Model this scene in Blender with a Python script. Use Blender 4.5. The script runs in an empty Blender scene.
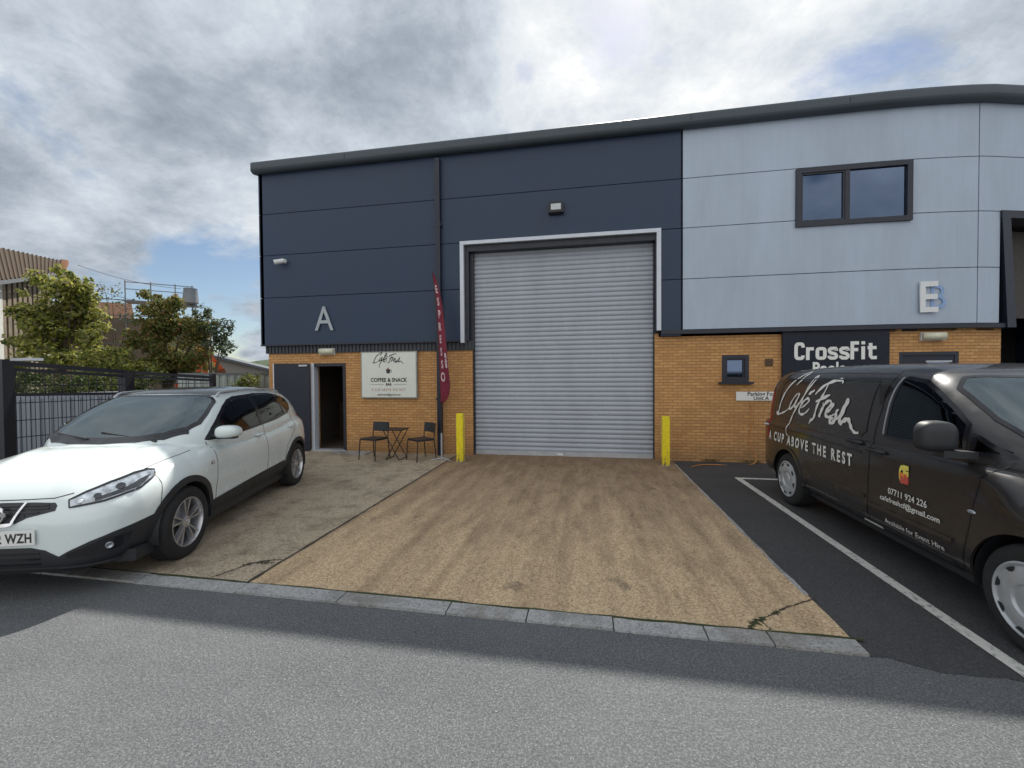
import bpy, bmesh, math, random
from mathutils import Vector, Matrix
from mathutils.bvhtree import BVHTree
random.seed(7)
R = math.radians
scene = bpy.context.scene
col = scene.collection

# ------------------------------------------------------------------ materials
def nt_new(name):
    m = bpy.data.materials.new(name); m.use_nodes = True
    nt = m.node_tree; nt.nodes.clear()
    return m, nt
def N(nt, t, **kw):
    n = nt.nodes.new(t)
    for k, v in kw.items(): setattr(n, k, v)
    return n
def L(nt, a, b): nt.links.new(a, b)
def rgba(c): return (c[0], c[1], c[2], 1)
def ramp(nt, fac, stops):
    r = N(nt, 'ShaderNodeValToRGB'); e = r.color_ramp.elements
    while len(e) < len(stops): e.new(0.5)
    for el, (p, c) in zip(e, stops):
        el.position = p; el.color = rgba(c) if not isinstance(c, (int, float)) else (c, c, c, 1)
    L(nt, fac, r.inputs[0]); return r.outputs[0]
def noise(nt, vec, scale, detail=4, rough=.5, dist=0):
    n = N(nt, 'ShaderNodeTexNoise'); n.inputs['Scale'].default_value = scale
    n.inputs['Detail'].default_value = detail; n.inputs['Roughness'].default_value = rough
    n.inputs['Distortion'].default_value = dist
    if vec is not None: L(nt, vec, n.inputs['Vector'])
    return n.outputs['Fac']
def mapping(nt, vec, scale=(1, 1, 1), loc=(0, 0, 0), rot=(0, 0, 0)):
    m = N(nt, 'ShaderNodeMapping'); L(nt, vec, m.inputs[0])
    m.inputs['Scale'].default_value = scale; m.inputs['Location'].default_value = loc; m.inputs['Rotation'].default_value = rot
    return m.outputs[0]
def mixc(nt, fac, a, b, mode='MIX'):
    m = N(nt, 'ShaderNodeMix', data_type='RGBA', blend_type=mode)
    for s, v in ((m.inputs[0], fac), (m.inputs[6], a), (m.inputs[7], b)):
        if hasattr(v, 'links'): L(nt, v, s)
        elif isinstance(v, (int, float)): s.default_value = v
        else: s.default_value = rgba(v)
    return m.outputs[2]
def mth(nt, op, a, b=0, clamp=False):
    m = N(nt, 'ShaderNodeMath', operation=op); m.use_clamp = clamp
    for s, v in ((m.inputs[0], a), (m.inputs[1], b)):
        if hasattr(v, 'links'): L(nt, v, s)
        else: s.default_value = v
    return m.outputs[0]
def finish(nt, colour, rough=.6, metal=0, bump=None, bstr=.3, bdist=.01, coat=0, spec=.5):
    p = N(nt, 'ShaderNodeBsdfPrincipled'); o = N(nt, 'ShaderNodeOutputMaterial')
    for s, v in (('Base Color', colour), ('Roughness', rough), ('Metallic', metal)):
        if hasattr(v, 'links'): L(nt, v, p.inputs[s])
        elif isinstance(v, (int, float)): p.inputs[s].default_value = v
        else: p.inputs[s].default_value = rgba(v)
    p.inputs['Coat Weight'].default_value = coat; p.inputs['Coat Roughness'].default_value = .06
    p.inputs['Specular IOR Level'].default_value = spec
    if bump is not None:
        b = N(nt, 'ShaderNodeBump'); b.inputs['Strength'].default_value = bstr; b.inputs['Distance'].default_value = bdist
        L(nt, bump, b.inputs['Height']); L(nt, b.outputs[0], p.inputs['Normal'])
    L(nt, p.outputs[0], o.inputs[0]); return p
def simple(name, c, rough=.5, metal=0, var=.12, scale=6, coat=0, bstr=0, bscale=80, spec=.5):
    m, nt = nt_new(name); tc = N(nt, 'ShaderNodeTexCoord').outputs['Object']
    n = noise(nt, tc, scale, 5, .6)
    a = tuple(x * (1 - var) for x in c); b = tuple(min(1, x * (1 + var)) for x in c)
    cc = ramp(nt, n, [(.3, a), (.7, b)])
    rr = ramp(nt, noise(nt, tc, scale * 2.3, 4), [(.3, max(0, rough - .06)), (.7, min(1, rough + .06))])
    bp = noise(nt, tc, bscale, 3) if bstr else None
    finish(nt, cc, rr, metal, bp, bstr, .004, coat, spec); return m

M = {}
M['black_plastic'] = simple('black_plastic', (.022, .024, .028), .5)
M['black_gloss'] = simple('black_gloss', (.012, .012, .015), .15)
M['rubber'] = simple('tyre_rubber', (.02, .02, .021), .85, var=.3, bstr=.2)
M['alloy'] = simple('alloy', (.55, .55, .57), .32, .85)
M['hubcap'] = simple('hubcap_silver', (.50, .52, .54), .42, .35, var=.15)
M['chrome'] = simple('chrome', (.75, .76, .78), .12, 1, var=.04)
M['galv'] = simple('galvanised', (.46, .48, .51), .45, .35)
M['white_frame'] = simple('white_frame', (.58, .62, .68), .4, .1, var=.06)
M['navy_door'] = simple('navy_door', (.010, .014, .030), .45, var=.1)
M['navy_trim'] = simple('navy_trim', (.016, .020, .032), .45, var=.12)
def scuffed():
    m, nt = nt_new('yellow_paint'); tc = N(nt, 'ShaderNodeTexCoord').outputs['Object']
    w_ = noise(nt, mapping(nt, tc, (1, 1, .5)), 14, 9, .75); z_ = N(nt, 'ShaderNodeSeparateXYZ'); L(nt, tc, z_.inputs[0])
    lo_ = mth(nt, 'MULTIPLY', mth(nt, 'SUBTRACT', .22, z_.outputs[2]), .9, True)
    c = ramp(nt, mth(nt, 'SUBTRACT', w_, lo_), [(.30, (.16, .13, .07)), (.36, (.60, .48, .03)), (.5, (.86, .70, .015)), (.8, (.92, .77, .02))])
    finish(nt, c, .45, 0, w_, .3, .004); return m
M['yellow'] = scuffed()
M['black_metal'] = simple('black_metal', (.016, .017, .02), .4)
M['fence_metal'] = simple('fence_metal', (.014, .016, .024), .42)
M['dark_inside'] = simple('dark_inside', (.03, .03, .032), .8)
M['seat_fabric'] = simple('seat_fabric', (.03, .03, .033), .9)
M['cream'] = simple('sign_cream', (.70, .73, .66), .5, var=.03)
M['ink'] = simple('ink_black', (.03, .03, .03), .5)
M['ink_red'] = simple('ink_red', (.42, .09, .07), .5)
M['sign_navy'] = simple('sign_navy', (.012, .015, .028), .5, spec=.3)
M['vinyl_white'] = simple('vinyl_white', (.80, .80, .76), .45, var=.03)
M['flag_print'] = simple('flag_print', (.55, .42, .44), .7, var=.1)
M['vinyl_orange'] = simple('vinyl_orange', (.80, .30, .05), .45)
M['vinyl_yellow'] = simple('vinyl_yellow', (.85, .75, .15), .45)
M['vinyl_red'] = simple('vinyl_red', (.60, .10, .07), .45)
M['banner'] = simple('banner_cloth', (.17, .012, .032), .75, var=.15, bstr=.1)
M['lamp_plastic'] = simple('lamp_plastic', (.62, .60, .45), .35)
M['white_plastic'] = simple('white_plastic', (.72, .74, .74), .35, var=.04)
M['plate_white'] = simple('plate_white', (.78, .79, .76), .4, var=.03)
M['letter_grey'] = simple('letter_grey', (.36, .40, .43), .4, .2)
M['letter_blue'] = simple('letter_ghost', (.25, .38, .62), .5)
M['terracotta_vent'] = simple('vent_brown', (.12, .07, .04), .8)
M['lens_clear'] = simple('lens_clear', (.42, .46, .50), .12, .55, var=.75, scale=16, coat=.9)
M['lens_dark'] = simple('lens_dark', (.035, .038, .045), .12, .3, coat=.6)
M['orange_paint'] = simple('orange_paint', (.75, .11, .02), .5)
M['bark'] = simple('bark', (.10, .075, .05), .9, var=.3, bstr=.4, bscale=30)
M['orange_amber'] = simple('amber_box', (.85, .40, .02), .4)
M['scaffold'] = simple('scaffold_steel', (.16, .17, .18), .5, .3)
M['tank_grey'] = simple('tank_grey', (.20, .22, .24), .5, .2)
M['hill_green'] = simple('hill_green', (.05, .075, .035), .95, scale=.05)
M['moss'] = simple('moss', (.035, .045, .015), .95, var=.5, scale=40)
M['crack'] = simple('crack_dirt', (.055, .045, .034), .95, var=.5, scale=40)

def glass(name, tint, rough=.02, ior=1.5, refl=(1, 1, 1)):
    m, nt = nt_new(name)
    t = N(nt, 'ShaderNodeBsdfTransparent'); t.inputs[0].default_value = rgba(tint)
    g = N(nt, 'ShaderNodeBsdfGlossy'); g.inputs['Roughness'].default_value = rough; g.inputs[0].default_value = rgba(refl)
    f = N(nt, 'ShaderNodeFresnel'); f.inputs[0].default_value = ior
    x = N(nt, 'ShaderNodeMixShader'); o = N(nt, 'ShaderNodeOutputMaterial')
    L(nt, f.outputs[0], x.inputs[0]); L(nt, t.outputs[0], x.inputs[1]); L(nt, g.outputs[0], x.inputs[2]); L(nt, x.outputs[0], o.inputs[0])
    return m
M['glass_car'] = glass('car_glass', (.09, .11, .115), ior=1.6)
M['glass_van'] = glass('van_glass', (.07, .08, .09), .03, 1.5, (.75, .9, 1))
M['glass_screen'] = glass('windscreen_glass', (.16, .19, .20), ior=2.3, refl=(.82, .95, 1))
M['glass_privacy'] = glass('privacy_glass', (.06, .06, .075))
M['glass_window'] = glass('window_glass', (.12, .17, .30), .03, 2.6, (.52, .68, 1))

def car_paint(name, c, dirt, rough=.3, coat=.8, var=.02, dirt_amt=.5, low=.5):
    m, nt = nt_new(name); tc = N(nt, 'ShaderNodeTexCoord').outputs['Object']
    n = noise(nt, tc, 3, 6, .65)
    base = ramp(nt, n, [(.3, tuple(x * (1 - var) for x in c)), (.7, c)])
    z = N(nt, 'ShaderNodeSeparateXYZ'); L(nt, tc, z.inputs[0])
    dz = mth(nt, 'SUBTRACT', low, z.outputs[2]); dz = mth(nt, 'MULTIPLY', dz, 2.2, True)
    dz = mth(nt, 'MULTIPLY', dz, ramp(nt, noise(nt, tc, 11, 8, .7), [(.35, 0.), (.75, 1.)]))
    dz = mth(nt, 'MULTIPLY', dz, dirt_amt, True)
    cc = mixc(nt, dz, base, dirt)
    finish(nt, cc, ramp(nt, noise(nt, tc, 9, 6), [(.3, rough - .05), (.7, rough + .08)]), 0, None, coat=coat); return m
M['paint_white'] = car_paint('white_car_paint', (.70, .77, .765), (.45, .43, .38), .22, .9, .004, .05, .36)
M['paint_black'] = car_paint('black_van_paint', (.017, .0155, .016), (.105, .092, .08), .30, .5, .2, .30, .95)

def asphalt(name, a, b, speck, patch=.25):
    m, nt = nt_new(name); tc = N(nt, 'ShaderNodeTexCoord').outputs['Object']
    big = noise(nt, tc, .7, 6, .6, .4); mid = noise(nt, tc, 9, 6, .7)
    fine = noise(nt, tc, 120, 3, .7)
    base = ramp(nt, big, [(.32, tuple(x * .80 for x in a)), (.5, a), (.68, tuple(x * 1.12 for x in b))])
    st_ = ramp(nt, noise(nt, mapping(nt, tc, (1, 1, 1), (7.3, 2.2, 0)), .9, 6, .7), [(.60, 0.), (.72, 1.)])
    dg_ = ramp(nt, noise(nt, mapping(nt, tc, (.5, 1.6, 1), (2, 2, 0), (0, 0, R(28))), 1.1, 5, .6, .3), [(.40, 0.), (.62, 1.)])
    base = mixc(nt, mth(nt, 'MULTIPLY', dg_, .45), base, tuple(x * 1.45 for x in b))
    base = mixc(nt, mth(nt, 'MULTIPLY', st_, .35), base, (b[0] * 1.5, b[1] * 1.35, b[2] * 1.15))
    base = mixc(nt, .32, base, ramp(nt, mid, [(.3, tuple(x * .55 for x in a)), (.7, tuple(x * 1.35 for x in b))]))
    gr = noise(nt, tc, 75, 6, .85)
    base = mixc(nt, .6, base, ramp(nt, gr, [(.38, tuple(x * .35 for x in a)), (.5, a), (.64, tuple(x * 1.9 for x in b))]))
    v = N(nt, 'ShaderNodeTexVoronoi'); v.inputs['Scale'].default_value = 130; L(nt, tc, v.inputs['Vector'])
    sp = ramp(nt, v.outputs['Color'], [(.55, 0.), (.95, 1.)])
    sp = mth(nt, 'MULTIPLY', sp, ramp(nt, v.outputs['Distance'], [(.3, 1.), (.55, 0.)]))
    base = mixc(nt, mth(nt, 'MULTIPLY', sp, .6), base, speck)
    v2 = N(nt, 'ShaderNodeTexVoronoi'); v2.inputs['Scale'].default_value = 9; L(nt, tc, v2.inputs['Vector'])
    s2 = ramp(nt, v2.outputs['Distance'], [(.03, 1.), (.055, 0.)])
    base = mixc(nt, mth(nt, 'MULTIPLY', s2, .15), base, tuple(min(1, x * 2.0) for x in speck))
    h = mth(nt, 'ADD', fine, mth(nt, 'MULTIPLY', v.outputs['Distance'], .6))
    finish(nt, base, .86, 0, h, .75, .006, spec=.35); return m
M['road'] = asphalt('road_asphalt', (.092, .098, .105), (.135, .139, .143), (.34, .34, .33))
M['bay'] = asphalt('bay_asphalt', (.048, .049, .054), (.068, .067, .068), (.13, .13, .125))

def concrete(name, a, b, agg, agg2, streaks=True, warm_front=False):
    m, nt = nt_new(name); tc = N(nt, 'ShaderNodeTexCoord').outputs['Object']
    big = noise(nt, mapping(nt, tc, (2.2, .35, 1)) if streaks else tc, .7 if streaks else .55, 5, .55, .2)
    base = ramp(nt, big, [(.3, a), (.7, b)])
    v = N(nt, 'ShaderNodeTexVoronoi'); v.inputs['Scale'].default_value = 80; L(nt, tc, v.inputs['Vector'])
    pc = ramp(nt, v.outputs['Color'], [(.2, agg), (.6, agg2), (.9, tuple(x * .45 for x in agg))])
    base = mixc(nt, .62, base, pc)
    blot = noise(nt, mapping(nt, tc, (1.5, .45, 1)) if streaks else tc, 3.2, 9, .66, .15)
    base = mixc(nt, mth(nt, 'MULTIPLY', ramp(nt, blot, [(.50, 0.), (.74, 1.)]), .30 if streaks else .75), base, tuple(x * .36 for x in a))
    base = mixc(nt, mth(nt, 'MULTIPLY', ramp(nt, noise(nt, tc, 1.1, 8, .7, .5), [(.5, 0.), (.62, 1.)]), .0 if streaks else .45), base, (.13, .105, .075))
    if streaks:
        s = noise(nt, mapping(nt, tc, (4.2, .10, 1), (.3, 0, 0)), 1.3, 4, .6, .05)
        base = mixc(nt, mth(nt, 'MULTIPLY', ramp(nt, s, [(.44, 0.), (.68, 1.)]), .34), base, (a[0] * .40, a[1] * .36, a[2] * .36))
        s2 = noise(nt, mapping(nt, tc, (26, .25, 1), (3, 1, 0)), 1.3, 5, .6, .05)
        base = mixc(nt, mth(nt, 'MULTIPLY', ramp(nt, s2, [(.5, 0.), (.75, 1.)]), .35), base, (b[0] * 1.05, b[1] * 1.02, b[2] * .98))
        # oil and tyre dirt deposited in front of the shutter
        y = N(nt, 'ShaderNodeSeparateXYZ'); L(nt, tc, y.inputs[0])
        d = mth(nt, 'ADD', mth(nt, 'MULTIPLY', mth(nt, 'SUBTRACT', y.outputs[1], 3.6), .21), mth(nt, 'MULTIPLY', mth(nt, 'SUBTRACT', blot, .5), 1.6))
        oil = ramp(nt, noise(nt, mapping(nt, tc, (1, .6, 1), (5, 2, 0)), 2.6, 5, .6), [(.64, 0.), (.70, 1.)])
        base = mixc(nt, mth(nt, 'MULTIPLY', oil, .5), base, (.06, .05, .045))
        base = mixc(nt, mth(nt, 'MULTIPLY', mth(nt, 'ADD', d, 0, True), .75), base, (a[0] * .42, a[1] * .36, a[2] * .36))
    h = mth(nt, 'ADD', mth(nt, 'MULTIPLY', v.outputs['Distance'], .8), noise(nt, tc, 60, 4, .7))
    finish(nt, base, .88, 0, h, .6, .006, spec=.3); return m
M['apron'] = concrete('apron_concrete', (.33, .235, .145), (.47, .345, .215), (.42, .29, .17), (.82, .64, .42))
M['slab'] = concrete('old_slab_concrete', (.25, .20, .145), (.38, .31, .225), (.33, .265, .19), (.62, .53, .40), streaks=False)
M['kerb'] = concrete('kerb_concrete', (.29, .30, .305), (.38, .39, .39), (.28, .28, .28), (.46, .46, .46), streaks=False)
M['line'] = None
def worn_paint():
    m, nt = nt_new('worn_line_paint'); tc = N(nt, 'ShaderNodeTexCoord').outputs['Object']
    w = noise(nt, tc, 22, 8, .75)
    c = ramp(nt, w, [(.36, (.16, .16, .155)), (.47, (.58, .58, .54)), (.8, (.66, .66, .61))])
    finish(nt, c, .75, 0, noise(nt, tc, 120, 3), .5, .004); return m
M['line'] = worn_paint()

def brick(name, c1, c2, mortar, dirt=.35):
    m, nt = nt_new(name); tc = N(nt, 'ShaderNodeTexCoord').outputs['Object']
    s = N(nt, 'ShaderNodeSeparateXYZ'); L(nt, tc, s.inputs[0])
    cx = N(nt, 'ShaderNodeCombineXYZ'); L(nt, mth(nt, 'ADD', s.outputs[0], s.outputs[1]), cx.inputs[0]); L(nt, s.outputs[2], cx.inputs[1])
    b = N(nt, 'ShaderNodeTexBrick'); L(nt, cx.outputs[0], b.inputs['Vector'])
    b.inputs['Color1'].default_value = rgba(c1); b.inputs['Color2'].default_value = rgba(c2); b.inputs['Mortar'].default_value = rgba(mortar)
    b.inputs['Scale'].default_value = 1.3; b.inputs['Brick Width'].default_value = .225; b.inputs['Row Height'].default_value = .075
    b.inputs['Mortar Size'].default_value = .009; b.inputs['Mortar Smooth'].default_value = .3; b.inputs['Bias'].default_value = -.1
    n = noise(nt, tc, 2.2, 7, .7); f = noise(nt, tc, 40, 4, .6)
    c = mixc(nt, mth(nt, 'MULTIPLY', ramp(nt, n, [(.4, 0.), (.75, 1.)]), dirt), b.outputs['Color'], tuple(x * .45 for x in c1))
    c = mixc(nt, .22, c, ramp(nt, f, [(.3, tuple(x * .6 for x in c1)), (.7, tuple(x * 1.3 for x in c2))]))
    low = mth(nt, 'MULTIPLY', mth(nt, 'SUBTRACT', .45, s.outputs[2]), 2.0, True)
    c = mixc(nt, mth(nt, 'MULTIPLY', mth(nt, 'MULTIPLY', low, n), .9), c, (.10, .085, .06))
    h = mth(nt, 'SUBTRACT', mth(nt, 'MULTIPLY', f, .3), b.outputs['Fac'])
    finish(nt, c, .88, 0, h, .8, .006, spec=.25); return m
M['brick'] = brick('buff_brick', (.68, .375, .15), (.50, .25, .095), (.28, .18, .105))

def cladding(name, c, rough=.42):
    m, nt = nt_new(name); tc = N(nt, 'ShaderNodeTexCoord').outputs['Object']
    n = noise(nt, mapping(nt, tc, (1, 1, .35)), 1.6, 7, .65)
    st = noise(nt, mapping(nt, tc, (9, 9, .35)), 2, 5, .6)
    cc = ramp(nt, n, [(.3, tuple(x * .90 for x in c)), (.7, tuple(x * 1.08 for x in c))])
    cc = mixc(nt, mth(nt, 'MULTIPLY', ramp(nt, st, [(.45, 0.), (.8, 1.)]), .20), cc, tuple(x * .72 for x in c))
    finish(nt, cc, ramp(nt, n, [(.3, rough), (.7, rough + .12)]), 0, noise(nt, tc, 2.5, 3), .12, .01, spec=.4); return m
M['clad_dark'] = cladding('dark_cladding', (.025, .045, .086))
M['clad_light'] = cladding('light_cladding', (.42, .49, .59))
M['fascia'] = cladding('fascia_grey', (.055, .072, .085), .4)
M['shutter'] = cladding('shutter_steel', (.39, .42, .475), .38)
M['louvre'] = cladding('louvre_grey', (.055, .06, .07), .5)
M['roof_sheet'] = cladding('roof_sheet', (.25, .26, .27), .5)
M['grey_panel'] = cladding('grey_panel', (.30, .33, .38), .6)
M['pale_panel'] = cladding('pale_panel', (.36, .39, .36), .6)
M['ware_wall'] = cladding('warehouse_wall', (.26, .245, .22), .7)
M['ware_roof'] = cladding('warehouse_roof', (.10, .115, .13), .7)
M['barn_board'] = cladding('barn_board', (.11, .09, .065), .85)
M['barn_white'] = cladding('barn_white', (.40, .42, .46), .8)
M['barn_roof'] = cladding('barn_roof', (.085, .062, .045), .9)
M['tile_roof'] = cladding('tile_roof', (.13, .06, .035), .9)
M['old_wall'] = cladding('old_wall', (.18, .14, .10), .9)
M['rust'] = simple('rusty_ridge', (.20, .085, .04), .9, var=.3)
def leafmat(name, a, b, sc=1.2):
    m, nt = nt_new(name); g = N(nt, 'ShaderNodeNewGeometry'); tc = N(nt, 'ShaderNodeTexCoord').outputs['Object']
    n = noise(nt, tc, sc, 3)
    r = mth(nt, 'ADD', mth(nt, 'MULTIPLY', g.outputs['Random Per Island'], .7), mth(nt, 'MULTIPLY', n, .5))
    c = ramp(nt, r, [(.2, a), (.9, b)])
    p = finish(nt, c, .6, spec=.3)
    o = [x for x in nt.nodes if x.type == 'OUTPUT_MATERIAL'][0]
    t = N(nt, 'ShaderNodeBsdfTranslucent'); L(nt, c, t.inputs[0]); x = N(nt, 'ShaderNodeMixShader'); x.inputs[0].default_value = .5
    L(nt, p.outputs[0], x.inputs[1]); L(nt, t.outputs[0], x.inputs[2]); L(nt, x.outputs[0], o.inputs[0]); return m
M['leaf_lime'] = leafmat('leaf_lime', (.15, .19, .03), (.50, .48, .11))
M['leaf_green'] = leafmat('leaf_green', (.045, .075, .02), (.15, .19, .05))
M['leaf_olive'] = leafmat('leaf_olive', (.10, .11, .035), (.27, .24, .07))
M['leaf_hedge'] = leafmat('leaf_hedge', (.018, .03, .010), (.07, .09, .03))
M['leaf_rust'] = leafmat('leaf_rust', (.16, .08, .03), (.28, .13, .05))
M['leaf_grey'] = leafmat('leaf_grey', (.06, .085, .06), (.13, .16, .12))
M['leaf_pale'] = leafmat('leaf_pale', (.28, .27, .12), (.42, .38, .22))

# ------------------------------------------------------------------ mesh helpers
class MB:
    def __init__(s): s.bm = bmesh.new()
    def faces(s, vs, fs):
        v = [s.bm.verts.new(p) for p in vs]
        for f in fs:
            try: s.bm.faces.new([v[i] for i in f])
            except ValueError: pass
        return v
    def hexa(s, p):   # 8 points: bottom 4 ccw, top 4 ccw
        s.faces(p, [(3, 2, 1, 0), (4, 5, 6, 7), (0, 1, 5, 4), (1, 2, 6, 5), (2, 3, 7, 6), (3, 0, 4, 7)]); return s
    def box(s, a, b):
        x0, y0, z0 = [min(i, j) for i, j in zip(a, b)]; x1, y1, z1 = [max(i, j) for i, j in zip(a, b)]
        return s.hexa([(x0, y0, z0), (x1, y0, z0), (x1, y1, z0), (x0, y1, z0), (x0, y0, z1), (x1, y0, z1), (x1, y1, z1), (x0, y1, z1)])
    def bar(s, a, b, w, h=None, up=(0, 0, 1)):
        a = Vector(a); b = Vector(b); h = h or w; d = (b - a).normalized(); u = Vector(up)
        if abs(d.dot(u)) > .95: u = Vector((0, 1, 0))
        r = d.cross(u).normalized() * w / 2; u = r.cross(d).normalized() * h / 2
        return s.hexa([a - r - u, a + r - u, a + r + u, a - r + u, b - r - u, b + r - u, b + r + u, b - r + u])
    def tube(s, pts, r, n=8, caps=True):
        pts = [Vector(p) for p in pts]; rs = r if isinstance(r, (list, tuple)) else [r] * len(pts); rings = []
        ref = None
        for i, p in enumerate(pts):
            d = (pts[min(i + 1, len(pts) - 1)] - pts[max(i - 1, 0)]).normalized()
            if ref is None or abs(d.dot(ref)) > .98: ref = Vector((0, 0, 1)) if abs(d.z) < .9 else Vector((1, 0, 0))
            u = d.cross(ref).normalized(); v = u.cross(d).normalized(); ref = v
            rings.append([s.bm.verts.new(p + (u * math.cos(2 * math.pi * k / n) + v * math.sin(2 * math.pi * k / n)) * rs[i]) for k in range(n)])
        for a, b in zip(rings, rings[1:]):
            for k in range(n): s.bm.faces.new((a[k], a[(k + 1) % n], b[(k + 1) % n], b[k]))
        if caps:
            s.bm.faces.new(rings[0][::-1]); s.bm.faces.new(rings[-1])
        return s
    def lathe(s, prof, n=40, axis='y', c=(0, 0, 0), a0=0, a1=2 * math.pi):   # prof: (r, h)
        rings = []; full = abs(a1 - a0 - 2 * math.pi) < 1e-6; m = n if full else n + 1
        for r, h in prof:
            ring = []
            for k in range(m):
                t = a0 + (a1 - a0) * k / n; u, v = r * math.cos(t), r * math.sin(t)
                p = {'y': (c[0] + u, c[1] + h, c[2] + v), 'z': (c[0] + u, c[1] + v, c[2] + h), 'x': (c[0] + h, c[1] + u, c[2] + v)}[axis]
                ring.append(s.bm.verts.new(p))
            rings.append(ring)
        for a, b in zip(rings, rings[1:]):
            for k in range(n if full else n):
                s.bm.faces.new((a[k], a[(k + 1) % m], b[(k + 1) % m], b[k]))
        return s
    def prism(s, pts, depth, origin=(0, 0, 0), ux=(1, 0, 0), uy=(0, 0, 1), un=(0, -1, 0)):
        o = Vector(origin); ux = Vector(ux); uy = Vector(uy); un = Vector(un)
        a = [s.bm.verts.new(o + ux * p[0] + uy * p[1]) for p in pts]
        b = [s.bm.verts.new(o + ux * p[0] + uy * p[1] + un * depth) for p in pts]
        s.bm.faces.new(a[::-1]); s.bm.faces.new(b); n = len(pts)
        for i in range(n): s.bm.faces.new((a[i], a[(i + 1) % n], b[(i + 1) % n], b[i]))
        return s
    def build(s, name, mat, parent=None, smooth=False, bevel=0, auto=None, **props):
        if bevel:
            bmesh.ops.bevel(s.bm, geom=[e for e in s.bm.edges if len(e.link_faces) == 2 and e.calc_face_angle(0) > .5], offset=bevel, segments=2, affect='EDGES', profile=.7)
        bmesh.ops.recalc_face_normals(s.bm, faces=s.bm.faces)
        me = bpy.data.meshes.new(name); s.bm.to_mesh(me); s.bm.free()
        o = bpy.data.objects.new(name, me); col.objects.link(o)
        for m_ in (mat if isinstance(mat, list) else [mat]): me.materials.append(m_)
        if smooth:
            me.polygons.foreach_set('use_smooth', [True] * len(me.polygons))
            if auto: me.set_sharp_from_angle(angle=R(auto))
        if parent: o.parent = parent
        for k, v in props.items(): o[k] = v
        return o
def tag(o, label=None, cat=None, group=None, kind=None):
    if label: o['label'] = label
    if cat: o['category'] = cat
    if group: o['group'] = group
    if kind: o['kind'] = kind
    return o
def empty(name, loc=(0, 0, 0), rz=0):
    o = bpy.data.objects.new(name, None); o.location = loc; o.rotation_euler = (0, 0, rz); o.empty_display_size = .2
    col.objects.link(o); return o
def struct(name, mb, mat, **k):
    o = mb.build(name, mat, **k); o['kind'] = 'structure'; return o
def copy_tree(o, parent=None):
    c = o.copy(); col.objects.link(c); c.parent = parent
    for ch in list(o.children): copy_tree(ch, c)
    return c
def lerp(tab, x):
    if x <= tab[0][0]: return tab[0][1]
    for (a, b), (c, d) in zip(tab, tab[1:]):
        if x <= c: return b + (d - b) * (x - a) / (c - a)
    return tab[-1][1]
def smooth_tab(tab, x):   # monotone-ish cubic through the points
    n = len(tab)
    if x <= tab[0][0]: return tab[0][1]
    if x >= tab[-1][0]: return tab[-1][1]
    for i in range(n - 1):
        if x <= tab[i + 1][0]:
            x0, y0 = tab[i]; x1, y1 = tab[i + 1]; h = x1 - x0; d = (y1 - y0) / h
            dm = (y0 - tab[i - 1][1]) / (x0 - tab[i - 1][0]) if i else d
            dp = (tab[i + 2][1] - y1) / (tab[i + 2][0] - x1) if i + 2 < n else d
            m0 = 0 if dm * d <= 0 and i else (2 * dm * d / (dm + d) if i and dm + d else d)
            m1 = 0 if dp * d <= 0 and i + 2 < n else (2 * dp * d / (dp + d) if i + 2 < n and dp + d else d)
            t = (x - x0) / h
            return (2 * t**3 - 3 * t**2 + 1) * y0 + (t**3 - 2 * t**2 + t) * h * m0 + (-2 * t**3 + 3 * t**2) * y1 + (t**3 - t**2) * h * m1
def crom(pts, k=5):
    out = []
    P = [pts[0]] + list(pts) + [pts[-1]]
    for i in range(1, len(P) - 2):
        for j in range(k):
            t = j / k
            out.append(tuple(.5 * (2 * P[i][a] + (P[i + 1][a] - P[i - 1][a]) * t + (2 * P[i - 1][a] - 5 * P[i][a] + 4 * P[i + 1][a] - P[i + 2][a]) * t * t + (3 * P[i][a] - P[i - 1][a] - 3 * P[i + 1][a] + P[i + 2][a]) * t**3) for a in range(len(pts[0]))))
    out.append(tuple(pts[-1])); return out

def text_mesh(body, size, bold=0, sx=1, spacing=1, align='CENTER', extrude=0):
    c = bpy.data.curves.new('lettering_curve', 'FONT'); c.body = body; c.size = size; c.offset = bold; c.space_character = spacing
    c.align_x = align; c.extrude = extrude; c.resolution_u = 3
    o = bpy.data.objects.new('lettering_tmp', c); col.objects.link(o)
    bpy.context.view_layer.update()
    me = bpy.data.meshes.new_from_object(o.evaluated_get(bpy.context.evaluated_depsgraph_get()))
    bpy.data.objects.remove(o); bpy.data.curves.remove(c)
    for v in me.vertices: v.co.x *= sx
    return me
def text_on(name, body, size, origin, mat, parent, ux=(1, 0, 0), uy=(0, 0, 1), **k):
    """lettering lying on a flat face: ux reading direction, uy up"""
    ex = k.get('extrude', 0)
    me = text_mesh(body, size, **k); ux = Vector(ux).normalized(); uy = Vector(uy).normalized(); n = ux.cross(uy)
    for v in me.vertices:
        p = v.co.copy(); v.co = Vector(origin) + ux * p.x + uy * p.y + n * (p.z + ex)
    me.materials.append(mat); o = bpy.data.objects.new(name, me); col.objects.link(o)
    if parent: o.parent = parent
    return o
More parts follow.
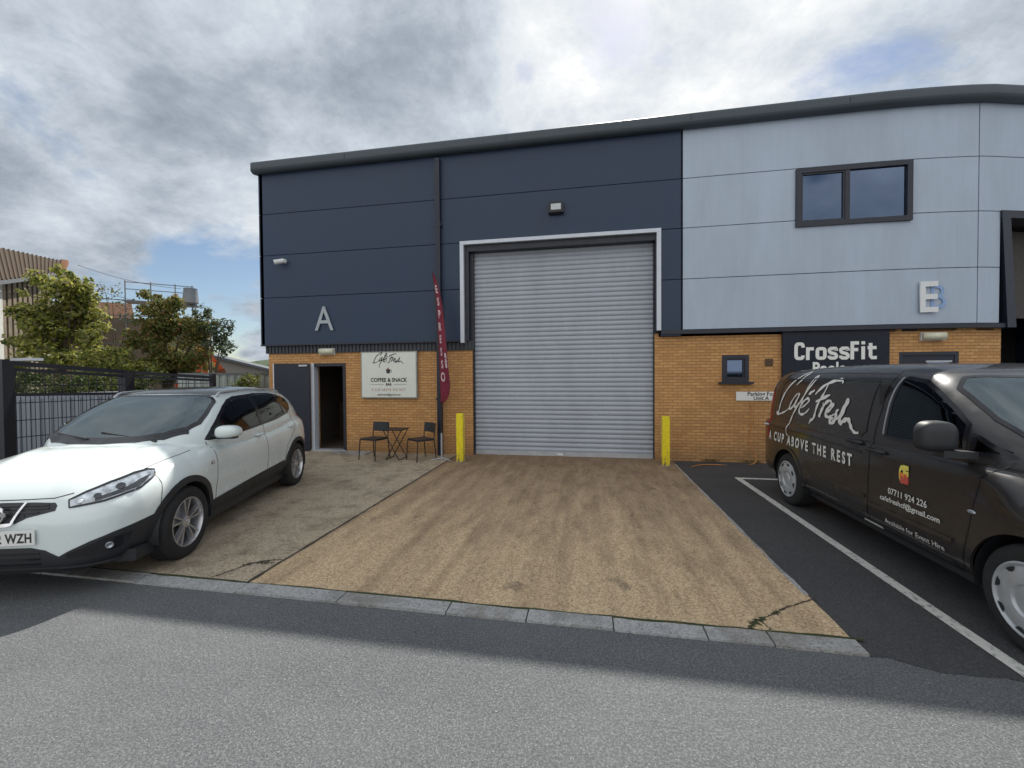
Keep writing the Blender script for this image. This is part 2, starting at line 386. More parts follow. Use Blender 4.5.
def ribbons(strokes, w, conv, taper=True):
    """brush lettering: list of point lists -> flat ribbons; conv(u, v) -> 3D"""
    mb = MB()
    for si, st in enumerate(strokes):
        ww = w[si] if isinstance(w, list) else w
        pts = crom([tuple(p) for p in st], 5); n = len(pts); prev = None
        for i, p in enumerate(pts):
            a = pts[max(0, i - 1)]; b = pts[min(n - 1, i + 1)]; dx, dy = b[0] - a[0], b[1] - a[1]; l = math.hypot(dx, dy) or 1
            t = i / (n - 1); k = ww * (.45 + .55 * min(1, 4 * t, 4 * (1 - t))) * (1 + .25 * math.sin(i * .9 + si))
            nx, ny = -dy / l * k / 2, dx / l * k / 2
            cur = (mb.bm.verts.new(conv(p[0] + nx, p[1] + ny)), mb.bm.verts.new(conv(p[0] - nx, p[1] - ny)))
            if prev: mb.bm.faces.new((prev[0], cur[0], cur[1], prev[1]))
            prev = cur
    return mb
# hand-brushed "Cafe Fresh" lettering, as (along, height) in metres on the van side
SCRIPT = [[[5.84,1.732],[5.814,1.707],[5.852,1.682],[5.877,1.632],[5.955,1.562]],[[5.827,1.737],[5.891,1.714],[5.982,1.657],[6.105,1.565],[6.203,1.443],[6.261,1.32],[6.281,1.238],[6.298,1.185],[6.34,1.179],[6.343,1.159],[6.289,1.156],[6.172,1.183],[6.073,1.221],[5.978,1.274]],[[5.811,1.46],[5.875,1.444],[5.939,1.384],[5.992,1.311],[6.005,1.259],[5.97,1.249],[5.907,1.298],[5.848,1.371],[5.806,1.457],[5.848,1.358],[5.881,1.287],[5.847,1.283],[5.797,1.324],[5.741,1.365]],[[5.805,1.334],[5.723,1.36],[5.679,1.465],[5.63,1.587],[5.584,1.668],[5.546,1.676],[5.556,1.623],[5.629,1.515],[5.724,1.39],[5.809,1.286],[5.885,1.193],[5.936,1.112],[5.984,1.024],[5.999,0.938],[5.955,0.899]],[[5.722,1.28],[5.627,1.321],[5.558,1.373],[5.558,1.399],[5.616,1.402],[5.699,1.343],[5.747,1.266],[5.722,1.213],[5.649,1.208],[5.568,1.245],[5.519,1.29]],[[5.594,1.457],[5.537,1.483],[5.481,1.51]],[[5.436,1.46],[5.426,1.481],[5.331,1.558],[5.209,1.611],[5.094,1.634],[5.029,1.635],[4.988,1.602]],[[5.245,1.583],[5.268,1.493],[5.308,1.424],[5.36,1.331],[5.38,1.238],[5.401,1.185],[5.466,1.149],[5.487,1.11]],[[5.403,1.379],[5.288,1.42],[5.145,1.471]],[[5.247,1.378],[5.236,1.329],[5.266,1.26],[5.285,1.211],[5.246,1.306],[5.197,1.375],[5.129,1.407],[5.087,1.388]],[[5.166,1.268],[5.108,1.295],[5.053,1.353],[5.057,1.374],[5.1,1.355],[5.147,1.303],[5.166,1.257],[5.127,1.229],[5.07,1.234],[4.997,1.273]],[[4.935,1.325],[4.97,1.301],[4.97,1.265],[4.978,1.212],[5.023,1.173],[5.069,1.179],[5.07,1.202],[5.005,1.23]],[[4.96,1.213],[4.908,1.26],[4.857,1.357],[4.824,1.42],[4.804,1.431],[4.82,1.39],[4.857,1.306],[4.89,1.231],[4.889,1.19],[4.864,1.191],[4.822,1.218],[4.764,1.239],[4.731,1.222],[4.699,1.172],[4.659,1.133],[4.613,1.119],[4.575,1.129]]]

# ------------------------------------------------------------------ camera, light, sky
cam_d = bpy.data.cameras.new('camera'); cam = bpy.data.objects.new('camera', cam_d); col.objects.link(cam)
r_ = Vector((.98410972, .17742101, -.00705986)); u_ = Vector((.00367527, .01939801, .99980509)); f_ = Vector((-.17752338, .98394385, -.0184377))
mat = Matrix((r_, u_, -f_)).transposed().to_4x4(); mat.translation = (0, 0, 1.7); cam.matrix_world = mat
cam_d.sensor_width = 36; cam_d.lens = 415.26 / 1024 * 36; cam_d.clip_end = 3000; cam_d.clip_start = .05
scene.camera = cam
SUN_EL, SUN_AZ = R(47.7), R(7)
sd = Vector((math.sin(SUN_AZ) * math.cos(SUN_EL), math.cos(SUN_AZ) * math.cos(SUN_EL), math.sin(SUN_EL)))
sl = bpy.data.lights.new('sun', 'SUN'); sl.energy = 5.0; sl.angle = R(.55); sl.color = (1, .95, .87)
so = bpy.data.objects.new('sun', sl); col.objects.link(so); so.rotation_euler = sd.to_track_quat('Z', 'Y').to_euler()

w = bpy.data.worlds.new('World'); scene.world = w; w.use_nodes = True; nt = w.node_tree; nt.nodes.clear()
sky = N(nt, 'ShaderNodeTexSky', sky_type='NISHITA'); sky.sun_disc = False; sky.sun_elevation = SUN_EL; sky.sun_rotation = SUN_AZ
sky.air_density = 1.0; sky.dust_density = .6; sky.ozone_density = 1.5
tcw = N(nt, 'ShaderNodeTexCoord').outputs['Generated']
sx = N(nt, 'ShaderNodeSeparateXYZ'); L(nt, tcw, sx.inputs[0])
den = mth(nt, 'ADD', mth(nt, 'MAXIMUM', sx.outputs[2], 0.0), .38)
vd = N(nt, 'ShaderNodeVectorMath', operation='DIVIDE'); L(nt, tcw, vd.inputs[0])
cden = N(nt, 'ShaderNodeCombineXYZ')
for i in range(3): L(nt, den, cden.inputs[i])
L(nt, cden.outputs[0], vd.inputs[1]); P = vd.outputs[0]
def bump_dir(d, k):   # soft blob around a sky direction
    d = Vector(d).normalized()
    dp = N(nt, 'ShaderNodeVectorMath', operation='DOT_PRODUCT'); L(nt, tcw, dp.inputs[0]); dp.inputs[1].default_value = d
    return mth(nt, 'POWER', mth(nt, 'MAXIMUM', dp.outputs['Value'], 0.0), k)
def pixdir(x, y): return r_ * ((x - 512) / 415.26) - u_ * ((y - 384) / 415.26) + f_
n1 = noise(nt, mapping(nt, P, (1, 1, 1), (.35, 1.9, 0)), 1.7, 12, .58, .25)
n2 = noise(nt, mapping(nt, P, (1, 1, 1), (4.2, .6, 2.)), 1.0, 9, .55, .5)
n3 = noise(nt, mapping(nt, P, (1, 1, 1), (1.2, 7.6, 1.)), 4.2, 12, .68, .15)
cov = mth(nt, 'ADD', n1, .155)
for (x, y, k, a) in ((212, 345, 140, .30), (120, 310, 90, .12), (522, 75, 900, .20), (625, 42, 160, .16), (800, 60, 160, .05), (905, 30, 300, .10)):
    cov = mth(nt, 'SUBTRACT', cov, mth(nt, 'MULTIPLY', bump_dir(pixdir(x, y), k), a))
cmask = ramp(nt, cov, [(.47, 0.), (.56, 1.)])
sh = mth(nt, 'ADD', mth(nt, 'MULTIPLY', n2, 1.25), mth(nt, 'MULTIPLY', n3, 1.1))      # thickness of the cloud
sh = mth(nt, 'ADD', sh, -.70)
for (x, y, k, a) in ((680, 60, 7, .28), (880, 40, 10, .10), (560, 110, 90, .12), (420, 45, 90, -.26), (60, 150, 12, -.14), (140, 360, 40, .10), (270, 70, 80, .14), (520, 20, 90, .12)):
    sh = mth(nt, 'ADD', sh, mth(nt, 'MULTIPLY', bump_dir(pixdir(x, y), k), a))
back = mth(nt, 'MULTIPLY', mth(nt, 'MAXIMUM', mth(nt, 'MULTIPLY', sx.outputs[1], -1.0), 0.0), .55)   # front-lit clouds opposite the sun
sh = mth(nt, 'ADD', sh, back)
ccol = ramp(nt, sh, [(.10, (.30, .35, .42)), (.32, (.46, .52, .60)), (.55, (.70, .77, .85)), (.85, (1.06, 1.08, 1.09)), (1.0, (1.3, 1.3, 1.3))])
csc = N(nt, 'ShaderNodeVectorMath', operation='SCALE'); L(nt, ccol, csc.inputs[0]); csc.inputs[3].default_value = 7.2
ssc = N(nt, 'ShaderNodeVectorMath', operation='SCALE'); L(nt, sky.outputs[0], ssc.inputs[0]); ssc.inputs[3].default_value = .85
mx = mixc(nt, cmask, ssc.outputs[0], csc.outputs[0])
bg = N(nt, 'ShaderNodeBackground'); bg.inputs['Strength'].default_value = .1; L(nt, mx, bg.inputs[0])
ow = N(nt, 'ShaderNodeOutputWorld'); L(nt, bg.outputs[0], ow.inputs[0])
vs = scene.view_settings; vs.view_transform = 'Standard'; vs.look = 'None'; vs.exposure = .32; vs.gamma = 1
scene.cycles.max_bounces = 8; scene.cycles.transparent_max_bounces = 12

# ------------------------------------------------------------------ ground
D = 8.63
g = MB(); g.faces([(-600, -400, 0), (600, -400, 0), (600, 900, 0), (-600, 900, 0)], [(0, 1, 2, 3)]); struct('ground', g, M['road'])
g = MB(); rnd = random.Random(77); bp_ = [(1.66, 2.80)]
for i in range(1, 90): bp_.append((1.66 + i * .105, 2.62 + .05 * math.sin(i * .37) + .03 * math.sin(i * 1.1 + 1) + rnd.uniform(-.012, .012) + .18 * math.exp(-i / 4)))
bp_ += [(11, 2.6), (11, 10.6), (7.2, 9.0), (1.66, 8.9)]
g.prism(bp_, .05, (0, 0, -.046), (1, 0, 0), (0, 1, 0), (0, 0, 1)); struct('parking_bay', g, M['bay'])
# concrete apron with a slightly ragged front edge
def slab(name, quad, mat, z=.012, seed=1):
    rnd = random.Random(seed); b = MB(); n = 60; top = []
    (x0, y0), (x1, y1), (x2, y2), (x3, y3) = quad
    pts = []
    for (a, c) in ((quad[0], quad[1]), (quad[1], quad[2]), (quad[2], quad[3]), (quad[3], quad[0])):
        for i in range(n):
            t = i / n; j = rnd.uniform(-.006, .006)
            pts.append((a[0] + (c[0] - a[0]) * t + j, a[1] + (c[1] - a[1]) * t + j))
    b.prism(pts, .05, (0, 0, z - .05), (1, 0, 0), (0, 1, 0), (0, 0, 1)); return struct(name, b, mat)
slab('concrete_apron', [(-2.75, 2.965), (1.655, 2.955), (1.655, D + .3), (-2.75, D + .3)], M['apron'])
slab('concrete_slab', [(-8.4, 3.0), (-2.79, 2.97), (-2.79, D + .1), (-8.4, D + .1)], M['slab'], .011, 3)
g = MB(); x = -6.6; rnd = random.Random(5)
joints = [-6.55, -5.63, -4.7, -3.72, -2.74, -1.86, -1.0, -.42, .17, .76, 1.15, 1.67]
for a, b in zip(joints, joints[1:]):
    dz = rnd.uniform(-.002, .003); j = rnd.uniform(-.006, .006)
    g.box((a + .005, 2.805 + j, -.05), (b - .005, 2.945 + j, .016 + dz))
struct('kerb', g, M['kerb'], bevel=.005)
g = MB(); rnd = random.Random(8)
def wavy(g, pts, w, z, jit=.012, seed=0):
    rn = random.Random(seed); P = crom([(p[0], p[1]) for p in pts], 7); prev = None
    for i, p in enumerate(P):
        a = P[max(0, i - 1)]; b = P[min(len(P) - 1, i + 1)]; dx, dy = b[0] - a[0], b[1] - a[1]; l = math.hypot(dx, dy) or 1
        k = w * rn.uniform(.35, 1.5) / 2; jx = rn.uniform(-jit, jit); cx, cy = p[0] - dy / l * jx, p[1] + dx / l * jx
        cur = (g.bm.verts.new((cx - dy / l * k, cy + dx / l * k, z)), g.bm.verts.new((cx + dy / l * k, cy - dx / l * k, z)))
        if prev: g.bm.faces.new((prev[0], cur[0], cur[1], prev[1]))
        prev = cur
wavy(g, [(1.05, 2.96), (1.13, 3.06), (1.25, 3.15), (1.34, 3.22), (1.48, 3.32), (1.68, 3.44)], .014, .0145, .008, 1)
wavy(g, [(1.16, 3.08), (1.19, 2.99), (1.17, 2.955)], .008, .0145, .006, 2)
wavy(g, [(-3.15, 2.98), (-3.11, 3.05), (-3.05, 3.2), (-3.01, 3.28), (-2.91, 3.35), (-2.80, 3.39)], .014, .0135, .004, 3)
wavy(g, [(-2.95, 3.33), (-2.90, 3.28), (-2.82, 3.33)], .012, .0137, .003, 4)
wavy(g, [(-2.77, 2.96), (-2.77, 4.5), (-2.77, 6.5), (-2.77, 8.5)], .026, .0105, .006, 5)
struct('crack', g, M['crack'])
g = MB(); wavy(g, [(1.642, 3.5), (1.64, 4.6), (1.644, 6.0), (1.638, 7.2), (1.642, 8.3)], .026, .0132, .006, 15); struct('apron_edge', g, M['kerb'])
g = MB(); wavy(g, [(-6, 2.958), (-4, 2.955), (-2.7, 2.955), (-1, 2.952), (0, 2.953), (1, 2.953), (1.72, 2.95)], .022, .0165, .008, 6)
wavy(g, [(1.06, 2.975), (1.10, 3.02), (1.14, 3.07), (1.2, 3.11)], .045, .015, .02, 7)
wavy(g, [(1.28, 3.17), (1.33, 3.21)], .035, .015, .012, 9)
tag(g.build('moss', M['moss']), kind='stuff')
g = MB(); wavy(g, [(-3.06, 3.22), (-3.0, 3.28), (-2.93, 3.31), (-2.88, 3.33)], .055, .0140, .004, 12); struct('spalled_patch', g, M['crack'])
# white markings
g = MB()
g.faces([(2.385, 2.2, .0085), (2.475, 2.2, .0085), (2.475, 7.36, .0085), (2.385, 7.36, .0085)], [(0, 1, 2, 3)])
g.faces([(2.475, 7.27, .0085), (9.9, 7.27, .0085), (9.9, 7.36, .0085), (2.475, 7.36, .0085)], [(0, 1, 2, 3)])
for xx in (4.95, 7.4, 9.9): g.faces([(xx, 2.2, .0085), (xx + .09, 2.2, .0085), (xx + .09, 7.27, .0085), (xx, 7.27, .0085)], [(0, 1, 2, 3)])
struct('bay_marking', g, M['line'])
# pebbles on the tarmac
g = MB(); rnd = random.Random(21)
for i in range(90):
    px, py = rnd.uniform(-3.8, 3), rnd.uniform(1.1, 2.78); s = rnd.uniform(.002, .005)
    b = [(px + s * rnd.uniform(.6, 1.3) * math.cos(t), py + s * rnd.uniform(.6, 1.3) * math.sin(t), .002) for t in (0, 1.2, 2.5, 3.8, 5.1)]
    t_ = (px, py, s * .9)
    g.faces(b + [t_], [(0, 1, 5), (1, 2, 5), (2, 3, 5), (3, 4, 5), (4, 0, 5)])
tag(g.build('gravel', simple('grit', (.36, .35, .33), .8)), kind='stuff')

# ------------------------------------------------------------------ main building
WT = [(-100, D), (4.9, D), (5.5, 8.645), (6.2, 8.69), (6.85, 8.77), (7.1, 8.835), (7.6, 8.97), (8.5, 9.3), (9.5, 9.75), (11.2, 10.7)]
def yw(x): return smooth_tab(WT, x) if x > 4.9 else D
bld = empty('industrial_unit', (0, D, 0)); tag(bld, 'two storey industrial unit with navy and pale grey cladding over buff brick', 'building')
def bpart(mb, name, mat, **k):   # children keep world coordinates
    o = mb.build(name, mat, **k); o.parent = bld; o.matrix_parent_inverse = Matrix.Translation((0, -D, 0)); return o
def fix(o):
    o.parent = bld; o.matrix_parent_inverse = Matrix.Translation((0, -D, 0)); return o
def wall_cells(mb, xs, zs, holes, front, thick, fy=yw):
    xs = sorted(set(xs)); zs = sorted(set(zs))
    for a, b in zip(xs, xs[1:]):
        for c, d in zip(zs, zs[1:]):
            mx_, mz = (a + b) / 2, (c + d) / 2
            if any(h[0] < mx_ < h[1] and h[2] < mz < h[3] for h in holes): continue
            ya, yb = fy(a) + front, fy(b) + front
            mb.hexa([(a, ya, c), (b, yb, c), (b, yb + thick, c), (a, ya + thick, c), (a, ya, d), (b, yb, d), (b, yb + thick, d), (a, ya + thick, d)])
    return mb
curve_x = [4.9, 5.2, 5.5, 5.85, 6.2, 6.5, 6.83, 7.0, 7.16]
bpart(wall_cells(MB(), [-7.38, -6.27, -5.40, -2.42], [-.1, 2.03, 2.46], [(-6.27, -5.40, -1, 2.03)], 0, .3), 'brick_wall', M['brick'])
bpart(wall_cells(MB(), [1.33, 2.57, 3.05, 5.56, 6.51, 7.30] + curve_x, [-.1, 1.56, 2.08, 2.09, 2.52], [(2.57, 3.05, 1.56, 2.08), (5.56, 6.51, -1, 2.09)], 0, .3), 'brick_wall', M['brick'])
bpart(MB().box((-7.38, D + .3, -.1), (-7.08, 33, 2.46)), 'brick_wall', M['brick'])
# cladding rows: individual horizontal panels with real shadow gaps
G = .007
rowsD = [(2.46, 3.56), (3.56, 4.54), (4.54, 5.49), (5.49, 6.5)]
for i, (a, b) in enumerate(rowsD):
    m = MB()
    for (xa, xb) in (((-7.47, -3.12), (-3.09, -2.64), (1.43, 1.80)) if i < 2 else ((-7.47, -3.12), (-3.09, 1.80))):
        holes = [(-2.64, 1.43, 2, 4.56)]
        xs = [xa, xb] + [v for v in (-2.64, 1.43) if xa < v < xb]; zs = [a + G, b - G] + ([4.56] if a + G < 4.56 < b - G else [])
        wall_cells(m, xs, zs, holes, -.09, .08)
        bpart(m, 'cladding_panel', M['clad_dark']); m = MB()
for i, (a, b) in enumerate([(2.58, 3.56)] + rowsD[1:]):
    m = MB(); win = (3.81, 5.65, 4.42, 5.46)
    end = 7.16 if i < 2 else 11.2
    xs = [1.84, 3.81, 5.65] + [v for v in curve_x if v < 7.1] + [7.16]
    zs = [a + G, b - G] + [v for v in (4.42, 5.46) if a + G < v < b - G]
    for (xa, xb) in ((1.84, 6.752), (6.768, 7.16)):
        wall_cells(m, [xa, xb] + [v for v in xs if xa < v < xb], zs, [win], -.09, .08); bpart(m, 'cladding_panel', M['clad_light']); m = MB()
    if i >= 2:
        wall_cells(m, [7.16, 7.6, 8.1, 8.6, 9.1, 9.6, 10.1, 10.6, 11.2], zs, [], -.09, .08); bpart(m, 'cladding_panel', M['clad_light'])
m = MB(); wall_cells(m, [-7.45, -2.6, 1.4, 3.9, 5.7] + curve_x, [2.46, 4.44, 4.56, 5.45, 6.55], [(-2.6, 1.4, 2, 4.56), (3.9, 5.7, 4.44, 5.45)], .0, .2)
wall_cells(m, [7.16, 7.6, 8.1, 8.6, 9.1, 9.6, 10.1, 10.6, 11.2], [4.6, 6.55], [], .0, .2)
bpart(m, 'backing_wall', M['dark_inside'])
m = MB()
for (a, b) in rowsD: bpart(MB().box((-7.50, D - .09, a + G), (-7.40, 33, b - G)), 'cladding_panel', M['clad_dark'])
# light side wall and back, floor slab and roof
m = MB(); m.box((-7.38, 32.7, -.1), (11.2, 33, 6.5)); m.box((11.0, 10.9, -.1), (11.2, 33, 6.5)); bpart(m, 'rear_wall', M['clad_dark'])
m = MB(); m.hexa([(-7.5, D + .1, 6.55), (11.3, D + 2.2, 6.55), (11.3, 33.2, 6.55), (-7.5, 33.2, 6.55), (-7.5, D + .1, 6.62), (11.3, D + 2.2, 6.62), (11.3, 33.2, 7.0), (-7.5, 33.2, 7.0)])
bpart(m, 'roof', M['roof_sheet'])
# party wall and door lobby behind the openings
m = MB(); m.box((1.85, D + .35, -.1), (2.0, 20, 6.5)); m.box((-7.05, D + 3.5, -.1), (-3.0, D + 3.6, 2.6)); m.box((-7.07, D + .31, -.1), (-7.0, D + 3.5, 2.6)); m.box((-7.0, D + .302, -.1), (-6.28, D + .32, 2.5)); m.box((-5.38, D + .302, -.1), (-3.1, D + .32, 2.5)); m.box((-3.1, D + .35, -.1), (-3.0, D + 3.5, 2.6)); m.box((-7.05, D + .35, 2.5), (-3.1, D + 3.5, 2.6))
m.box((-7.05, D + .31, -.02), (-3.1, D + 3.5, .006)); bpart(m, 'lobby_wall', simple('lobby_wall', (.16, .13, .11), .8))
bpart(MB().box((-6.6, D + 1.6, 0), (-5.5, D + 2.1, 1.05)), 'counter', simple('counter_wood', (.10, .06, .035), .5), bevel=.01)
# eave: rounded fascia gutter following the facade
prof = [(-.02, 6.43), (-.14, 6.40), (-.20, 6.405), (-.245, 6.44), (-.255, 6.485), (-.25, 6.49), (-.25, 6.60), (-.235, 6.635), (-.20, 6.66), (-.12, 6.675), (.15, 6.70), (.3, 6.70)]
exs = [-7.56, -7.55, -5, -3, 0, 2, 4, 4.9] + [5.2, 5.5, 5.85, 6.2, 6.5, 6.85, 7.1, 7.35, 7.6, 8.0, 8.5, 9, 9.5, 10.2, 11.2]
m = MB(); rings = []
for i, xx in enumerate(exs):
    s_ = (yw(xx + .05) - yw(xx - .05)) / .1; l = math.hypot(1, s_); nx, ny = s_ / l, -1 / l
    rings.append([m.bm.verts.new((xx + nx * (-o_), yw(xx) + ny * (-o_) - .0, z_)) for o_, z_ in prof])
for a, b in zip(rings, rings[1:]):
    for k in range(len(prof) - 1): m.bm.faces.new((a[k], b[k], b[k + 1], a[k + 1]))
m.bm.faces.new(rings[0]); m.bm.faces.new(rings[-1])
bpart(m, 'eave_fascia', M['fascia'], smooth=True, auto=40)
for xx in (-5.2, -1.6, 1.95, 4.6, 7.2): bpart(MB().box((xx - .004, yw(xx) - .254, 6.49), (xx + .004, yw(xx) - .248, 6.6)), 'fascia_joint', M['dark_inside'])
# downpipe
m = MB(); m.box((-3.155, D - .185, .02), (-3.055, D - .10, 6.33)); 
for zz in (1.2, 3.0, 4.9): m.box((-3.175, D - .188, zz), (-3.035, D - .09, zz + .05))
bpart(m, 'downpipe', M['navy_door'], bevel=.008)
# louvre strip under dark cladding, drip trims
m = MB(); xx = -7.42
while xx < -2.46:
    m.box((xx, D - .045, 2.27), (xx + .045, D + .0, 2.455)); m.box((xx + .045, D - .02, 2.27), (xx + .09, D + .0, 2.455)); xx += .09
bpart(m, 'louvre_strip', M['louvre'])
m = MB(); m.box((-7.50, D - .11, 2.445), (-2.64, D - .092, 2.475)); m.box((-7.5, D - .092, 2.445), (-2.64, D - .01, 2.458)); bpart(m, 'drip_trim', M['navy_trim'])
m = MB(); xs = [1.43, 3, 4.9] + curve_x[1:] + [7.36]
wall_cells(m, xs, [2.50, 2.575], [], -.125, .12); bpart(m, 'drip_trim', M['navy_trim'])
# shutter opening
m = MB(); f = .075
m.box((-2.64, D - .125, 2.42), (-2.56, D + .12, 4.56)); m.box((1.35, D - .125, 2.58), (1.43, D + .12, 4.56)); m.box((-2.64, D - .128, 4.49), (1.43, D + .12, 4.562))
bpart(m, 'shutter_frame', M['white_frame'], bevel=.004)
m = MB(); m.box((-2.56, D - .05, 4.36), (1.35, D + .3, 4.49)); m.box((-2.56, D - .05, 2.46), (-2.47, D + .1, 4.362)); m.box((1.335, D - .05, 2.58), (1.35, D + .1, 4.362))
bpart(m, 'opening_lining', M['navy_trim'])
sh_o = MB(); pitch = .098; z = .09; Ys = D + .17
segs = [(0, 0), (.010, .006), (.020, .020), (.026, .045), (.020, .072), (.008, .088), (0, .0905)]
rows = []
while z < 4.5:
    for dy, dz in segs: rows.append((Ys - dy, z + dz))
    z += pitch
pr = None
for (yy, zz) in rows:
    cur = (sh_o.bm.verts.new((-2.40, yy, zz)), sh_o.bm.verts.new((1.32, yy, zz)))
    if pr: sh_o.bm.faces.new((pr[0], pr[1], cur[1], cur[0]))
    pr = cur
shutter = bpart(sh_o, 'roller_shutter', M['shutter'], smooth=True, auto=50)
m = MB(); m.box((-2.42, D + .125, .012), (1.33, D + .185, .10)); b_ = m.build('bottom_bar', M['galv'], bevel=.005); b_.parent = shutter
m = MB(); m.box((-.62, D + .11, .03), (-.50, D + .125, .07)); b_ = m.build('lift_handle', M['white_plastic']); b_.parent = shutter
for q in (-2.48, 1.315): bpart(MB().box((q, D + .06, .01), (q + .085, D + .21, 4.4)), 'guide_rail', M['navy_trim'])
# personnel door A: frame, inner leaf opening dark, outward swung leaf
m = MB(); m.box((-6.27, D - .02, .0), (-6.19, D + .14, 2.03)); bpart(m, 'door_frame', M['white_frame'], bevel=.004)
m = MB(); m.box((-5.46, D - .02, .0), (-5.40, D + .12, 2.03)); m.box((-6.19, D - .02, 1.96), (-5.46, D + .12, 2.03)); bpart(m, 'door_frame', M['navy_trim'], bevel=.004)
m = MB(); m.box((-6.27, D - .06, .012), (-5.40, D + .12, .05)); bpart(m, 'threshold', M['galv'], bevel=.004)
leaf = MB(); leaf.box((-.80, -.045, .03), (0, 0, 2.03)); lo = leaf.build('door', M['navy_door'], bevel=.004); fix(lo)
lo.location = (-6.27, D - .05, 0); lo.rotation_euler = (0, 0, R(10))
m = MB(); m.box((-.825, -.05, .03), (-.802, .004, 2.03)); e = m.build('edge_strip', M['white_frame']); e.parent = lo
m = MB(); m.box((-.74, -.10, 1.0), (-.62, -.075, 1.03)); m.box((-.74, -.075, .9), (-.70, -.046, 1.12)); e = m.build('handle', M['galv'], bevel=.004); e.parent = lo
m = MB(); m.box((-.22, -.075, 1.96), (-.03, -.047, 2.0)); e = m.build('door_closer', M['galv'], bevel=.004); e.parent = lo
# door step
m = MB(); m.box((-5.55, D - .35, 0), (-4.75, D - .005, .035)); struct('door_step', m, M['kerb'], bevel=.008)
# small window, right
def window(x0, x1, z0, z1, y, mull=(), fw=.06, sill=True, deep=.1):
    fr = MB(); fr.box((x0, y, z0), (x0 + fw, y + deep, z1)); fr.box((x1 - fw, y, z0), (x1, y + deep, z1))
    fr.box((x0 + fw, y, z1 - fw), (x1 - fw, y + deep, z1)); fr.box((x0 + fw, y, z0), (x1 - fw, y + deep, z0 + fw))
    for q in mull: fr.box((q - fw * .45, y + .01, z0 + fw), (q + fw * .45, y + deep, z1 - fw))
    o = bpart(fr, 'window', M['navy_trim'], bevel=.005)
    edges = [x0 + fw] + [q for q in mull] + [x1 - fw]
    for i, (a, b) in enumerate(zip(edges, edges[1:])):
        a2 = a + (fw * .45 if i else 0); b2 = b - (fw * .45 if i < len(edges) - 2 else 0)
        if i == 0 or not mull:
            s_ = MB(); t = .03
            s_.box((a2, y + .02, z0 + fw), (a2 + t, y + .07, z1 - fw)); s_.box((b2 - t, y + .02, z0 + fw), (b2, y + .07, z1 - fw))
            s_.box((a2 + t, y + .02, z1 - fw - t), (b2 - t, y + .07, z1 - fw)); s_.box((a2 + t, y + .02, z0 + fw), (b2 - t, y + .07, z0 + fw + t))
            e = s_.build('sash', M['navy_trim'], bevel=.004); e.parent = o
        e = MB().box((a2, y + .045, z0 + fw), (b2, y + .055, z1 - fw)).build('pane', M['glass_window']); e.parent = o
    if sill:
        e = MB().box((x0 - .06, y - .08, z0 - .035), (x1 + .06, y + .02, z0 + .006)).build('sill', M['navy_trim'], bevel=.005); e.parent = o
    return o
window(2.57, 3.05, 1.56, 2.08, D - .01, fw=.07)
window(3.80, 5.66, 4.41, 5.47, D - .13, mull=(4.64,), fw=.085, sill=False, deep=.14)
# office room behind the upper window, with its lit ceiling tube
m = MB(); m.box((3.6, D + 3.5, 4.1), (6.1, D + 3.55, 6.3)); m.box((3.55, D + .22, 4.1), (3.6, D + 3.5, 6.3)); m.box((6.1, D + .22, 4.1), (6.15, D + 3.5, 6.3)); m.box((3.6, D + .22, 4.05), (6.1, D + 3.5, 4.1)); m.box((3.6, D + .22, 6.2), (6.1, D + 3.5, 6.25))
bpart(MB().box((2.4, D + 1.5, 1.2), (3.3, D + 1.55, 2.4)), 'room_wall', M['dark_inside']); bpart(m, 'room_wall', simple('room_wall', (.12, .15, .22), .8))
mt, nt2 = nt_new('ceiling_lamp'); em = N(nt2, 'ShaderNodeEmission'); em.inputs[0].default_value = (1, .93, .78, 1); em.inputs[1].default_value = 9; oo = N(nt2, 'ShaderNodeOutputMaterial'); L(nt2, em.outputs[0], oo.inputs[0])
m = MB(); m.box((5.15, D + 1.2, 6.15), (5.75, D + 1.8, 6.195)); bpart(m, 'ceiling_lamp', mt)
# vent brick
m = MB(); m.box((3.33, D - .008, 1.86), (3.47, D + .01, 2.0))
for i in range(4): m.box((3.345, D - .016, 1.875 + i * .03), (3.455, D - .006, 1.89 + i * .03))
bpart(m, 'air_vent', M['terracotta_vent'])
# door of unit E behind the van
m = MB(); ye = yw(6.0) - .01
m.box((5.56, ye - .01, 0), (5.62, ye + .1, 2.09)); m.box((6.45, ye + .02, 0), (6.51, ye + .14, 2.09)); m.box((5.62, ye, 2.03), (6.45, ye + .12, 2.09)); bpart(m, 'door_frame', M['navy_trim'], bevel=.004)
m = MB(); m.box((5.62, ye + .03, .02), (6.45, ye + .075, 2.03)); e = bpart(m, 'door', M['navy_door'])
h = MB(); h.box((6.02, ye + .015, 1.0), (6.36, ye + .028, 1.90)); h = h.build('vision_panel', M['glass_window']); h.parent = e
h = MB(); h.box((6.0, ye + .008, 1.9), (6.40, ye + .03, 1.93)); h = h.build('panel_trim', M['galv']); h.parent = e
